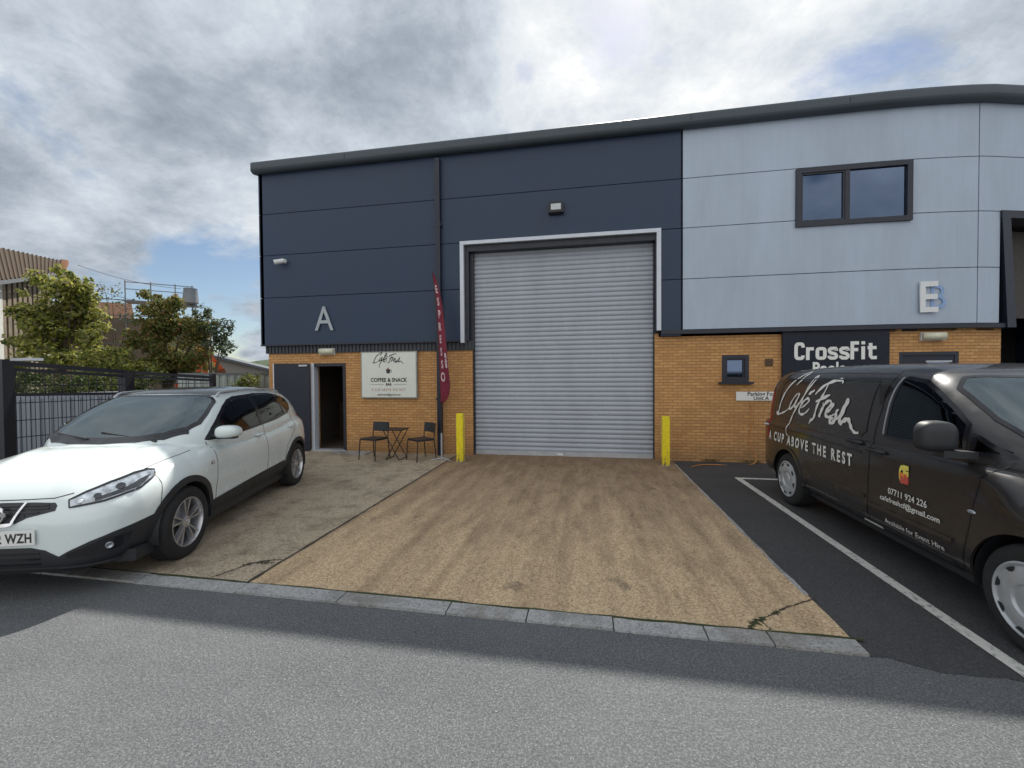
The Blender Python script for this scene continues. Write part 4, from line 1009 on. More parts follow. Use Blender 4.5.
RT = [(.98, 1.03), (1.05, 1.065), (1.15, 1.118), (1.3, 1.205), (1.5, 1.318), (1.7, 1.42), (1.88, 1.497), (2.05, 1.543), (2.3, 1.572), (2.7, 1.582), (3.2, 1.568), (3.6, 1.535), (3.82, 1.50), (3.92, 1.455), (4.0, 1.36), (4.08, 1.25), (4.15, 1.13), (4.2, 1.03)]
RWD = [(.98, .22), (1.05, .40), (1.15, .56), (1.3, .70), (1.5, .785), (1.75, .822), (2.2, .838), (2.8, .84), (3.3, .825), (3.7, .79), (3.95, .75), (4.1, .70), (4.2, .62)]
def car_up(x):
    zt, w_ = smooth_tab(RT, x), smooth_tab(RWD, x)
    def mod(y, z):
        t = max(0, (z - .98) / .6); return y * (1 - .235 * t ** 1.15), z
    return B.section(.80, .86, zt, w_, 4, 5.2, mod, 44)
xs2 = frange(.98, 1.5, 26) + frange(1.52, 3.8, 90)[0:] + frange(3.82, 4.2, 22)
up = B.loft(xs2, car_up)
B.bvh([low, up])
WS = [(FWX, WR), (RWX, WR)]
SW = [(1.42, 1.045), (1.55, 1.15), (1.72, 1.26), (1.90, 1.36), (2.06, 1.425), (2.22, 1.455), (2.8, 1.475), (3.2, 1.462), (3.5, 1.42), (3.66, 1.365), (3.70, 1.30), (3.66, 1.225), (3.50, 1.165), (3.0, 1.115), (2.4, 1.08), (1.8, 1.052)]
def shrinkp(poly, k):
    cx = sum(p[0] for p in poly) / len(poly); cy = sum(p[1] for p in poly) / len(poly)
    return [(cx + (p[0] - cx) * (1 - k / max(.1, abs(p[0] - cx) + .3)), cy + (p[1] - cy) * (1 - k / max(.1, abs(p[1] - cy) + .05))) for p in poly]
WSO = [(1.13, -.0), (1.145, .28), (1.21, .47), (1.34, .61), (1.47, .655), (1.62, .64), (1.88, .585), (1.93, .53), (1.905, .3), (1.895, 0), (1.905, -.3), (1.93, -.53), (1.88, -.585), (1.62, -.64), (1.47, -.655), (1.34, -.61), (1.21, -.47), (1.145, -.28)]
body = shell('body', low, M['paint_white'], car, WS, .375)
ups = shell('roof_shell', up, M['paint_white'], car, (), 0, [shrinkp(SW, .02)], [shrinkp(WSO, .02)])
liner = shell('cabin_lining', up, M['seat_fabric'], car, (), 0, [shrinkp(SW, .02)], [shrinkp(WSO, .02)], shrink=.02)
arch_liner(car, WS, .375, .885)
MB().box((.35, -.80, .20), (4.0, .80, .30)).build('underbody', M['black_plastic'], car)
B.decal('windscreen', WSO, 'top', M['glass_screen'], car, off=.003, step=.06, skirt=0)
B.strip('windscreen_seal', WSO, .038, 'top', M['black_gloss'], car, off=.005, closed=True)
B.decal('cowl', [(1.06, 0), (1.08, .30), (1.16, .50), (1.31, .645), (1.36, .62), (1.22, .47), (1.15, .28), (1.14, 0), (1.15, -.28), (1.22, -.47), (1.36, -.62), (1.31, -.645), (1.16, -.50), (1.08, -.30)], 'top', M['black_plastic'], car, off=.006, step=.08)
for (a, b) in (((1.12, -.46), (1.20, .10)), ((1.12, .15), (1.24, .52))):
    m = MB(); p0 = B.hit('top', *a)[0]; p1 = B.hit('top', *b)[0]; m.bar(p0 + Vector((0, 0, .015)), p1 + Vector((.02, 0, .02)), .02, .015); m.build('wiper', M['black_plastic'], car)
B.decal('sunroof', [(1.955, .50), (2.2, .535), (3.3, .53), (3.3, -.53), (2.2, -.535), (1.955, -.50)], 'top', M['black_gloss'], car, off=.004, step=.08)
for sd_ in (-1, 1):
    wn = B.decal('side_window', SW, 'side', M['glass_car'], car, sd_, off=.002, step=.06, skirt=0)
    B.strip('window_seal', SW, .03, 'side', M['black_gloss'], car, sd_, off=.005, closed=True)
    B.decal('door_pillar', [(2.50, 1.08), (2.60, 1.085), (2.62, 1.475), (2.53, 1.475)], 'side', M['black_gloss'], car, sd_, off=.006, step=.06)
    B.decal('quarter_pillar', [(3.34, 1.15), (3.39, 1.155), (3.33, 1.46), (3.27, 1.465)], 'side', M['black_gloss'], car, sd_, off=.006, step=.06)
    B.decal('mirror_base', [(1.42, 1.04), (1.56, 1.05), (1.62, 1.17), (1.56, 1.155)], 'side', M['black_plastic'], car, sd_, off=.008)
    # panel gaps
    B.strip('panel_gap', [(1.36, .36), (1.37, .62), (1.40, .86), (1.415, 1.02)], .007, 'side', M['crack'], car, sd_, off=.0015)
    B.strip('panel_gap', [(2.56, .46), (2.57, .75), (2.56, 1.08)], .007, 'side', M['crack'], car, sd_, off=.0015)
    B.strip('panel_gap', [(3.60, 1.18), (3.58, 1.02), (3.50, .90), (3.33, .82), (3.17, .70), (3.10, .50)], .007, 'side', M['crack'], car, sd_, off=.0015)
    # arch and sill cladding
    for wx in (FWX, RWX):
        outer = [(wx + .432 * math.cos(R(a)), WR + .432 * math.sin(R(a))) for a in range(-14, 195, 8)]; inner = [(wx + .372 * math.cos(R(a)), WR + .372 * math.sin(R(a))) for a in range(194, -15, -8)]
        B.decal('arch_cladding', outer + inner, 'side', M['black_plastic'], car, sd_, off=.010, step=.08, skirt=.02)
    B.decal('sill_cladding', [(1.30, .225), (3.12, .225), (3.10, .485), (2.4, .465), (1.33, .42)], 'side', M['black_plastic'], car, sd_, off=.010, step=.1)
    B.decal('rear_bumper_cladding', [(3.96, .25), (4.2, .33), (4.2, .52), (3.98, .50)], 'side', M['black_plastic'], car, sd_, off=.008, step=.06)
    for hx in (2.40, 3.40):
        B.decal('handle_recess', [(hx - .07, .955), (hx - .06, .925), (hx + .0, .915), (hx + .06, .93), (hx + .07, .96), (hx, .985)], 'side', simple('recess_shade', (.62, .65, .63), .35), car, sd_, off=.001, step=.05, skirt=0)
        loc, nor, d = B.hit('side', hx, .965, sd_)
        m = MB(); pts = [loc + Vector((a, sd_ * b, c)) for a, b, c in ((-.10, .004, 0), (-.08, .03, .002), (0, .042, .004), (.08, .03, .006), (.10, .004, .006))]
        m.tube(pts, [.010, .013, .013, .013, .010], 10); m.build('door_handle', M['paint_white'], car, smooth=True)
    # mirror
    loc, nor, d = B.hit('side', 1.52, 1.08, sd_)
    m = MB(); fold = sd_ > 0; c0 = loc + (Vector((.10, sd_ * .06, .0)) if fold else Vector((.03, sd_ * .15, .030))); bm = m.bm
    r_e = bmesh.ops.create_icosphere(bm, subdivisions=4, radius=1)
    for v in r_e['verts']:
        x, y, z = v.co; sup = lambda t: math.copysign(abs(t)**.72, t)
        v.co = c0 + Vector((.115 * (sup(x) if x < 0 else min(.40, sup(x))) , .125 * sup(y) * (1 - .1 * z), .070 * sup(z) * (1 - .12 * y * sd_)))
    if fold:
        for v in r_e['verts']: v.co = c0 + (v.co - c0) * .7
    mir = m.build('door_mirror', M['black_gloss'] if fold else M['paint_white'], car, smooth=True, auto=40)
    m = MB(); m.bar(loc + Vector((0, -sd_ * .02, -.0)), c0 + Vector((.0, -sd_ * .04, -.05)), .07, .03); m.box(tuple(c0 + Vector((-.07, -.09, -.074))), tuple(c0 + Vector((.02, .09, -.058)))); m.build('mirror_foot', M['black_plastic'], mir, bevel=.008)
    # roof rail
    m = MB(); pts = []
    for x in [1.98, 2.05, 2.2, 2.6, 3.0, 3.35, 3.6, 3.70]:
        l_ = B.hit('top', x, sd_ * (.575 - .03 * abs(x - 2.8)))[0]; pts.append(l_ + Vector((0, 0, 0 if x in (1.98, 3.70) else .038)))
    m.tube(crom([tuple(p) for p in pts], 3), .013, 8); m.build('roof_rail', M['galv'], car, smooth=True)
    wheel(car, FWX, sd_ * .885, WR, WR, sd_, 'alloy', 0)
    wheel(car, RWX, sd_ * .885, WR, WR, sd_, 'alloy')
    # lamps
    s_ = -sd_
    HL = [(s_ * -a, b) for a, b in [(31, .705), (30.5, .755), (37, .80), (47, .85), (58, .888), (65, .90), (68, .89), (65.5, .85), (57, .785), (43, .73)]]
    hl = B.decal('headlight', HL, 'rad', M['lens_clear'], car, sd_, off=.006, step=.03, skirt=.015)
    B.strip('lamp_rim', HL, .012, 'rad', M['black_gloss'], hl, sd_, off=.008, closed=True)
    B.decal('lamp_bezel', [(s_ * -a, b) for a, b in [(40, .733), (57, .795), (64.5, .865), (59, .845), (50, .795), (40, .755)]], 'rad', M['lens_dark'], hl, sd_, off=.0085, step=.03)
    for (ua, va, rr_) in ((50, .815, .032), (41, .768, .024), (35, .742, .018)):
        loc, nor, d = B.hit('rad', s_ * -ua, va); m = MB(); q = nor.to_track_quat('Y', 'Z')
        m.lathe([(rr_, 0), (rr_, .006), (rr_ * .85, .009), (rr_ * .7, .006), (0, .007)], 24, 'y')
        e = m.build('lamp_projector', M['lens_dark'] if ua > 40 else M['chrome'], hl, smooth=True); e.location = loc + nor * .003; e.rotation_euler = q.to_euler()
    # fog lamp
    loc, nor, d = B.hit('rad', s_ * -44, .385); m = MB(); m.lathe([(.026, 0), (.026, .008), (.02, .012), (.016, .005), (0, .006)], 24, 'y'); e = m.build('fog_light', M['lens_clear'], car, smooth=True); e.location = loc + nor * .01; e.rotation_euler = nor.to_track_quat('Y', 'Z').to_euler()
    B.decal('fog_pocket', [(s_ * -a, b) for a, b in [(30, .33), (30, .36), (42, .44), (52, .45), (50, .36), (40, .33)]], 'rad', M['black_gloss'], car, sd_, off=.011, step=.03)
    B.decal('rear_lamp', [(3.99, .98), (4.17, .92), (4.17, 1.08), (4.07, 1.12), (3.94, 1.10)], 'side', simple('tail_red', (.35, .02, .02), .15), car, sd_, off=.006, step=.03)
    B.strip('wing_gap', [(s_ * -a, b) for a, b in [(66, .88), (67, .78), (65, .60), (63, .53)]], .006, 'rad', M['crack'], car, sd_, off=.0015)
# front bumper lower cladding: wraps the nose
bump_ = [(-64, .22), (-64, .545), (-56, .52), (-46, .485), (-38, .44), (-31, .385), (-27, .345), (-22, .40), (-16, .425), (0, .43), (16, .425), (22, .40), (27, .345), (31, .385), (38, .44), (46, .485), (56, .52), (64, .545), (64, .22), (40, .225), (20, .24), (0, .245), (-20, .24), (-40, .225)]
B.decal('bumper_cladding', bump_, 'rad', M['black_plastic'], car, off=.007, step=.035, skirt=.015)
B.strip('splitter', [(-60, .235), (-40, .24), (-20, .255), (0, .26), (20, .255), (40, .24), (60, .235)], .03, 'rad', M['black_plastic'], car, off=.022)
m = MB()
GR = [(-25, .745), (-15, .752), (0, .756), (15, .752), (25, .745), (26, .725), (25.5, .69), (14, .65), (8, .605), (-8, .605), (-14, .65), (-25.5, .69), (-26, .725)]
grl = B.decal('grille', GR, 'rad', M['black_plastic'], car, off=.004, step=.03)
for zz, aa in ((.665, 13), (.685, 19), (.71, 23), (.73, 23)):
    B.strip('grille_bar', [(-aa, zz), (0, zz + .003), (aa, zz)], .008, 'rad', M['black_gloss'], grl, off=.012)
B.strip('chrome_v', [(-12.5, .75), (-10.5, .69), (-8, .61), (0, .603), (8, .61), (10.5, .69), (12.5, .75)], .020, 'rad', M['chrome'], grl, off=.022)
for zz in (.30, .34, .38): B.strip('intake_bar', [(-20, zz), (0, zz + .004), (20, zz)], .012, 'rad', M['black_gloss'], car, off=.012)
bx = B.hit('rad', 0, .69)[0].x - .034
m = MB(); m.lathe([(.074, .0), (.076, -.012), (.065, -.016), (.056, -.006), (.056, 0)], 32, 'x', (bx, 0, .688)); m.box((bx - .014, -.088, .674), (bx - .004, .088, .702)); m.build('badge', M['chrome'], car, smooth=True, auto=35)
me_ = text_on('badge_lettering', 'NISSAN', .024, (bx - .0145, 0, .6795), M['ink'], car, ux=(0, -1, 0), uy=(0, 0, 1), bold=.0006)
px_ = B.hit('rad', 0, .52)[0].x - .022
pl = MB().box((px_, -.275, .455), (px_ + .008, .245, .567)).build('number_plate', M['plate_white'], car, bevel=.002)
text_on('plate_lettering', '12 WZH', .098, (px_ - .0012, -.26, .475), M['ink'], pl, ux=(0, -1, 0), uy=(0, 0, 1), align='RIGHT', bold=.003, sx=.72, spacing=1.08)
m = MB(); m.box((px_ + .006, -.23, .46), (px_ + .05, .2, .56)); m.build('plate_bracket', M['black_plastic'], pl)
for sd_ in (-1, 1): B.strip('bonnet_gap', [(.22, sd_ * .47), (.35, sd_ * .60), (.6, sd_ * .70), (.9, sd_ * .735), (1.15, sd_ * .75)], .006, 'top', M['crack'], car, off=.0012)
B.strip('bonnet_gap', [(-32, .80), (-24, .775), (-12, .772), (0, .772), (12, .772), (24, .775), (32, .80)], .006, 'rad', M['crack'], car, off=.0012)
B.letters('wing_badge', 'dCi', .05, (1.30, .80), M['chrome'], car, 'side', -1, mirror=False, bold=.001)
# interior
m = MB(); m.hexa([(1.25, -.68, .85), (1.62, -.70, .80), (1.62, .70, .80), (1.25, .68, .85), (1.25, -.62, 1.03), (1.66, -.66, 1.06), (1.66, .66, 1.06), (1.25, .62, 1.03)]); m.build('dashboard', M['black_plastic'], car, bevel=.02)
seat(car, 2.15, -.36, .62, M['seat_fabric']); seat(car, 2.15, .36, .62, M['seat_fabric']); seat(car, 3.0, -.36, .66, M['seat_fabric']); seat(car, 3.0, .36, .66, M['seat_fabric'])
m = MB(); m.lathe([(.18, 0), (.19, .012), (.18, .024), (.17, .012), (.18, 0)], 30, 'x'); sw = m.build('steering_wheel', M['black_plastic'], car); sw.location = (1.75, .36, 1.02); sw.rotation_euler = (0, R(-22), 0)

# ---- black panel van
FV = .75; RV = 3.78; VR = .335; VX0 = 3.485
van = empty('panel_van', (VX0, 2.19, 0), R(90)); tag(van, 'dusty black cafe panel van with white brush lettering parked in the bay', 'van')
# local x runs backwards from the nose (world +Y); local +y faces world -X, the lettered side
Bv = Body(lambda x: 3.78 + (x - 3.78) * 1.30 if x > 3.78 else x); Bv.rc = 1.0
ZTv = [(0, .60), (.02, .68), (.05, .76), (.1, .84), (.18, .90), (.35, .965), (.6, 1.03), (.85, 1.09), (1.1, 1.12), (3.9, 1.12), (4.38, 1.10), (4.45, 1.0), (4.48, .85)]
ZBv = [(0, .42), (.02, .34), (.06, .28), (.15, .245), (4.2, .25), (4.40, .30), (4.48, .42)]
WWv = [(0, .45), (.01, .54), (.03, .64), (.07, .72), (.13, .78), (.22, .83), (.35, .865), (.55, .892), (.8, .905), (4.0, .905), (4.25, .895), (4.36, .875), (4.42, .845), (4.46, .80), (4.48, .74)]
def van_low(x):
    zb, zt, w_ = smooth_tab(ZBv, x), smooth_tab(ZTv, x), smooth_tab(WWv, x)
    hood = max(0, min(1, (1.2 - x) / .4))
    def mod(y, z):
        if y > .5 * w_:
            y -= .006 * math.exp(-((z - .60) / .02)**2) if x > .5 else 0
            y -= .02 * max(0, (.42 - z) / .2) if z < .42 else 0
            if .4 < x: y += .014 * math.exp(-((z - (1.02 + .0 * x)) / .05)**2)
            for wx in (FV, RV): y += .014 * math.exp(-((x - wx) / .45)**6) * math.exp(-((z - .55) / .3)**6)
        return y, z
    return Bv.section(zb, .62, zt, w_, 7, 4.0 + 5 * (1 - hood), mod, 56)
xsv = [0, .006, .015, .03, .05, .075, .105, .14, .18, .23] + frange(.27, 4.2, 131) + [4.23, 4.26, 4.29, 4.32, 4.35, 4.375, 4.40, 4.42, 4.44, 4.455, 4.468, 4.476, 4.48]
lowv = Bv.loft(xsv, van_low, )
RTv = [(.60, 1.00), (.68, 1.06), (.78, 1.125), (.95, 1.25), (1.15, 1.395), (1.35, 1.535), (1.5, 1.635), (1.62, 1.70), (1.78, 1.745), (2.1, 1.78), (2.8, 1.80), (3.6, 1.79), (4.0, 1.77), (4.18, 1.76), (4.27, 1.74), (4.34, 1.69), (4.385, 1.58), (4.42, 1.32), (4.455, 1.0)]
RWv = [(.60, .25), (.68, .45), (.78, .60), (.92, .73), (1.1, .82), (1.3, .862), (1.6, .878), (2.2, .885), (4.0, .885), (4.2, .87), (4.32, .84), (4.38, .80), (4.455, .76)]
def van_up(x):
    zt, w_ = smooth_tab(RTv, x), smooth_tab(RWv, x)
    def mod(y, z):
        t = max(0, (z - 1.05) / .72); yy = y * (1 - .115 * t ** 1.3)
        return yy, z
    return Bv.section(.90, .95, zt, w_, 4, 6.5, mod, 48)
xs2v = frange(.60, 1.2, 30) + frange(1.22, 4.15, 112)[0:] + frange(4.17, 4.455, 24)
upv = Bv.loft(xs2v, van_up)
Bv.bvh([lowv, upv])
WSv = [(FV, VR), (RV, VR)]
DW = [(1.27, 1.155), (1.28, 1.335), (1.43, 1.45), (1.60, 1.56), (1.75, 1.632), (1.95, 1.66), (1.99, 1.645), (2.02, 1.15), (1.9, 1.135), (1.5, 1.14)]
QW = [(1.0, 1.15), (1.22, 1.145), (1.22, 1.27), (1.14, 1.22)]
WSVo = [(.735, 0), (.75, .32), (.84, .54), (.96, .665), (1.2, .72), (1.51, .705), (1.59, .61), (1.555, .3), (1.545, 0), (1.555, -.3), (1.59, -.61), (1.51, -.705), (1.2, -.72), (.96, -.665), (.84, -.54), (.75, -.32)]
shell('body', lowv, M['paint_black'], van, WSv, .385)
shell('roof_shell', upv, M['paint_black'], van, (), 0, [shrinkp(DW, .02), shrinkp(QW, .02)], [shrinkp(WSVo, .02)])
shell('cabin_lining', upv, M['seat_fabric'], van, (), 0, [shrinkp(DW, .02), shrinkp(QW, .02)], [shrinkp(WSVo, .02)], shrink=.02)
arch_liner(van, WSv, .385, .90)
MB().box((.35, -.80, .22), (4.2, .80, .32)).build('underbody', M['black_plastic'], van)
MB().box((2.12, -.84, .3), (2.16, .84, 1.6)).build('bulkhead', M['seat_fabric'], van)
Bv.decal('windscreen', WSVo, 'top', M['glass_screen'], van, off=.003, step=.06, skirt=0)
Bv.strip('windscreen_seal', WSVo, .03, 'top', M['black_gloss'], van, off=.005, closed=True)
for sd_ in (-1, 1):
    Bv.decal('side_window', DW, 'side', M['glass_van'], van, sd_, off=.002, step=.06, skirt=0)
    Bv.strip('window_seal', DW, .028, 'side', M['black_gloss'], van, sd_, off=.005, closed=True)
    Bv.decal('quarter_window', QW, 'side', M['glass_car'], van, sd_, off=.002, step=.06, skirt=0)
    Bv.strip('window_seal', QW, .03, 'side', M['black_gloss'], van, sd_, off=.005, closed=True)
    Bv.strip('chrome_run', [(2.045, 1.16), (2.03, 1.45), (2.0, 1.665)], .010, 'side', M['galv'], van, sd_, off=.009)
    # cab door gap, sliding door gap, side swage mouldings
    Bv.strip('panel_gap', [(2.10, 1.72), (2.11, 1.4), (2.17, 1.1), (2.20, .70), (2.21, .30)], .014, 'side', M['black_gloss'], van, sd_, off=.0025)
    Bv.strip('panel_gap', [(1.21, .33), (1.17, .55), (1.12, .80), (1.08, 1.0), (1.0, 1.12)], .010, 'side', M['black_gloss'], van, sd_, off=.002)
    Bv.strip('panel_gap', [(2.21, .30), (1.24, .30)], .008, 'side', M['black_gloss'], van, sd_, off=.002)
    Bv.strip('panel_gap', [(2.14, 1.70), (3.1, 1.712), (4.1, 1.69), (4.2, 1.60), (4.24, 1.3), (4.25, 1.0)], .010, 'side', M['black_gloss'], van, sd_, off=.002)
    Bv.strip('slide_rail', [(2.30, .955), (3.2, .975), (4.36, .985)], .022, 'side', M['black_gloss'], van, sd_, off=.004)
    Bv.strip('side_swage', [(2.25, 1.63), (3.2, 1.645), (4.05, 1.625), (4.12, 1.57), (4.15, 1.16), (4.05, 1.12), (3.2, 1.11), (2.36, 1.10), (2.28, 1.16), (2.25, 1.62)], .012, 'side', M['paint_black'], van, sd_, off=.006)
    Bv.strip('rub_strip', [(1.28, .50), (2.18, .50)], .030, 'side', M['paint_black'], van, sd_, off=.012)
    Bv.strip('rub_strip', [(2.24, .55), (3.3, .57)], .030, 'side', M['paint_black'], van, sd_, off=.012)
    Bv.decal('sill_moulding', [(1.30, .26), (3.32, .26), (3.32, .34), (1.30, .34)], 'side', M['black_plastic'], van, sd_, off=.012, step=.1)
    Bv.decal('access_panel', [(2.75, .39), (3.20, .39), (3.20, .53), (2.75, .53)], 'side', simple('worn_black', (.035, .033, .032), .6), van, sd_, off=.003, step=.1)
    Bv.decal('access_panel', [(2.28, .37), (2.66, .37), (2.66, .51), (2.28, .51)], 'side', simple('worn_black_b', (.033, .031, .03), .6), van, sd_, off=.003, step=.1)
    for wx in (FV, RV):
        Bv.strip('arch_lip', [(wx + .40 * math.cos(R(a)), VR + .40 * math.sin(R(a))) for a in range(-10, 191, 8)], .035, 'side', M['paint_black'], van, sd_, off=.012)
    for hx, hz in ((2.07, .985), (2.40, 1.02)):
        Bv.decal('handle_recess', [(hx - .09, hz + .03), (hx - .05, hz - .03), (hx + .05, hz - .03), (hx + .09, hz + .03), (hx + .03, hz + .05), (hx - .03, hz + .05)], 'side', M['black_gloss'], van, sd_, off=.002, step=.05)
        loc, nor, d = Bv.hit('side', hx, hz + .02, sd_); m = MB(); m.tube([loc + Vector((a, sd_ * b, 0)) for a, b in ((-.11, .0), (-.08, .035), (.08, .035), (.11, .0))], .016, 10); m.build('door_handle', M['black_plastic'], van, smooth=True)
    # mirror: big two-part housing
    loc, nor, d = Bv.hit('side', 1.22, 1.14, sd_); c0 = loc + Vector((.02, sd_ * .21, .115))
    m = MB(); r_e = bmesh.ops.create_icosphere(m.bm, subdivisions=4, radius=1)
    for v in r_e['verts']:
        x, y, z = v.co; sup = lambda t: math.copysign(abs(t)**.6, t)
        v.co = c0 + Vector((.08 * (sup(x) if x < 0 else min(.35, sup(x))), .118 * sup(y) * (1 - .08 * z), .108 * sup(z)))
    mir = m.build('door_mirror', M['black_plastic'], van, smooth=True, auto=40)
    m = MB(); m.bar(loc + Vector((0, -sd_ * .02, -.01)), c0 + Vector((-.01, -sd_ * .02, -.12)), .09, .05); m.build('mirror_arm', M['black_plastic'], mir, bevel=.012)
    m = MB(); m.box(tuple(c0 + Vector((.0285, -.09, -.085))), tuple(c0 + Vector((.034, .09, .085)))); m.build('mirror_glass', M['chrome'], mir)
    loc, nor, d = Bv.hit('side', 1.13, .755, sd_); m = MB(); r_e = bmesh.ops.create_icosphere(m.bm, subdivisions=2, radius=1)
    for v in r_e['verts']: v.co = loc + Vector((v.co.x * .035, v.co.y * .012, v.co.z * .016))
    m.build('side_repeater', M['lens_clear'], van, smooth=True)
    wheel(van, FV, sd_ * .90, VR, VR, sd_, 'cap'); wheel(van, RV, sd_ * .90, VR, VR, sd_, 'cap')
    s_ = -sd_
    Bv.decal('headlight', [(s_ * -a, b) for a, b in [(26, .66), (26, .80), (40, .92), (52, .96), (55, .88), (45, .72)]], 'rad', M['lens_clear'], van, sd_, off=.006, step=.03)
    Bv.decal('rear_lamp', [(4.36, .80), (4.42, .80), (4.41, 1.45), (4.35, 1.45)], 'side', simple('tail_red_v', (.30, .02, .02), .2), van, sd_, off=.006, step=.04)
    loc = Vector((4.36, sd_ * .89, .985)); m = MB(); m.tube([loc, loc + Vector((.04, sd_ * .05, .0))], .014); m.build('hinge', M['galv'], van)
Bv.decal('grille', [(-22, .60), (-22, .78), (0, .80), (22, .78), (22, .60)], 'rad', M['black_gloss'], van, off=.005, step=.04)
Bv.decal('front_bumper', [(-60, .27), (-60, .52), (0, .54), (60, .52), (60, .27)], 'rad', M['black_plastic'], van, off=.010, step=.05)
Bv.decal('rear_door_window', [(.12, 1.15), (.62, 1.15), (.58, 1.55), (.12, 1.58)], 'rear', M['glass_privacy'], van, off=.004, step=.06)
Bv.decal('rear_door_window', [(-.12, 1.15), (-.62, 1.15), (-.58, 1.55), (-.12, 1.58)], 'rear', M['glass_privacy'], van, off=.004, step=.06)
Bv.strip('bonnet_gap', [(.95, .80), (.80, .79), (.5, .76), (.3, .68)], .008, 'top', M['crack'], van, off=.0015)
Bv.strip('bonnet_gap', [(.95, -.80), (.80, -.79), (.5, -.76), (.3, -.68)], .008, 'top', M['crack'], van, off=.0015)
for y0 in (-.45, .15):
    m = MB(); p0 = Bv.hit('top', .76, y0)[0]; p1 = Bv.hit('top', .95, y0 + .45)[0]; m.bar(p0 + Vector((0, 0, .015)), p1 + Vector((0, 0, .02)), .02, .015); m.build('wiper', M['black_plastic'], van)
# writing on the side: world Y = local x + (3.04 - FV)
off_y = 2.19
def vconv(a, b):
    loc, nor, d = Bv.hit('side', a - off_y, b, 1); return loc + Vector((0, .0065, 0))
ribbons(SCRIPT, [.030, .028, .026, .024, .030, .034, .036, .034, .034, .038, .038, .040, .044], vconv).build('script_lettering', M['vinyl_white'], van)
def line_text(body, u0, u1, z0, h, mat=None, sxm=1, bold=0, **k):   # from world Y u0 (left) to u1 (right)
    me = text_mesh(body, h / .7, bold=bold, align='LEFT', **k); mx_ = max(v.co.x for v in me.vertices); bm = bmesh.new(); bm.from_mesh(me)
    for v in bm.verts: v.co = Vector(((u0 - (u0 - u1) * v.co.x / mx_) - off_y, z0 + v.co.y, 0))
    return Bv._wrap(bm, 'lettering', 'side', mat or M['vinyl_white'], van, 1, .0045 + .002, False, 0, {})
line_text('A CUP ABOVE THE REST', 6.52, 4.62, .79, .115, bold=.006, spacing=1.5)
line_text('07711 924 226', 4.12, 3.70, .66, .052, bold=.001)
line_text('cafefreshcf@gmail.com', 4.22, 3.58, .585, .042, bold=.001)
line_text('Available for Event Hire', 4.16, 3.54, .395, .040)
line_text('C', 3.99, 3.935, .80, .13, M['vinyl_yellow'], bold=.012)
line_text('F', 3.945, 3.885, .815, .12, M['vinyl_yellow'], bold=.012)
Bv.decal('logo_block', [(3.895 - off_y, .79), (3.975 - off_y, .79), (3.975 - off_y, .86), (3.945 - off_y, .83), (3.92 - off_y, .87), (3.895 - off_y, .84)], 'side', M['vinyl_red'], van, 1, off=.008, step=.05)
Bv.decal('logo_block', [(3.90 - off_y, .845), (3.985 - off_y, .845), (3.985 - off_y, .875), (3.90 - off_y, .875)], 'side', M['vinyl_orange'], van, 1, off=.0072, step=.05)
Bv.decal('sticker_edge', [(2.05, .315), (2.30, .315), (2.28, .332), (2.06, .332)], 'side', M['vinyl_white'], van, 1, off=.0145, step=.05)
m = MB(); m.hexa([(.95, -.72, .9), (1.35, -.74, .85), (1.35, .74, .85), (.95, .72, .9), (.92, -.68, 1.08), (1.38, -.72, 1.12), (1.38, .72, 1.12), (.92, .68, 1.08)]); m.build('dashboard', M['black_plastic'], van, bevel=.02)
seat(van, 1.62, -.42, .78, M['seat_fabric']); seat(van, 1.62, .42, .78, M['seat_fabric'])
m = MB(); m.lathe([(.2, 0), (.212, .014), (.2, .028), (.188, .014), (.2, 0)], 30, 'x'); sw = m.build('steering_wheel', M['black_plastic'], van); sw.location = (1.45, .42, 1.12); sw.rotation_euler = (0, R(-40), 0)

# ------------------------------------------------------------------ gate and fence on the left
def at_line(a, b, t): return tuple(a[i] + (b[i] - a[i]) * t for i in range(3))
gA, gB, gC = (-8.96, 4.99), (-8.66, 6.50), (-8.10, 7.82)
gt = empty('mesh_gate', (-8.9, 5.2, 0)); tag(gt, 'black steel gate with vertical bar mesh behind the white car', 'gate')
gl = lambda p: (p[0] + 8.9, p[1] - 5.2, p[2])
def gpart(mb, name, mat, par=None, **k):
    for v in mb.bm.verts: v.co.x += 8.9; v.co.y -= 5.2
    return mb.build(name, mat, par or gt, **k)
m = MB(); m.bar((*gA, 1.97), (*gB, 1.835), .05, .07); gpart(m, 'top_rail', M['fence_metal'])
m = MB(); m.bar((gA[0] + .02, gA[1], 1.87), (gB[0], gB[1], 1.755), .04, .05); gpart(m, 'top_rail', M['fence_metal'])
m = MB(); m.bar((*gB, 1.83), (*gC, 1.72), .05, .06); gpart(m, 'top_rail', M['fence_metal'])
m = MB(); m.bar((gB[0], gB[1], 1.75), (gC[0], gC[1], 1.655), .04, .045); gpart(m, 'top_rail', M['fence_metal'])
m = MB(); m.bar((*gA, 1.465), (*gB, 1.43), .04, .05); m.bar((*gB, 1.43), (*gC, 1.40), .04, .05); gpart(m, 'middle_rail', M['fence_metal'])
m = MB(); m.bar((*gA, .22), (*gB, .22), .06, .08); m.bar((*gB, .22), (*gC, .22), .06, .08); gpart(m, 'bottom_rail', M['fence_metal'])
for p, w_, h_ in ((gA, .14, 2.02), (gB, .17, 1.86), (gC, .09, 1.80)):
    m = MB(); m.box((p[0] - w_ / 2, p[1] - w_ / 2, 0), (p[0] + w_ / 2, p[1] + w_ / 2, h_)); gpart(m, 'post', M['fence_metal'], bevel=.006)
m = MB()
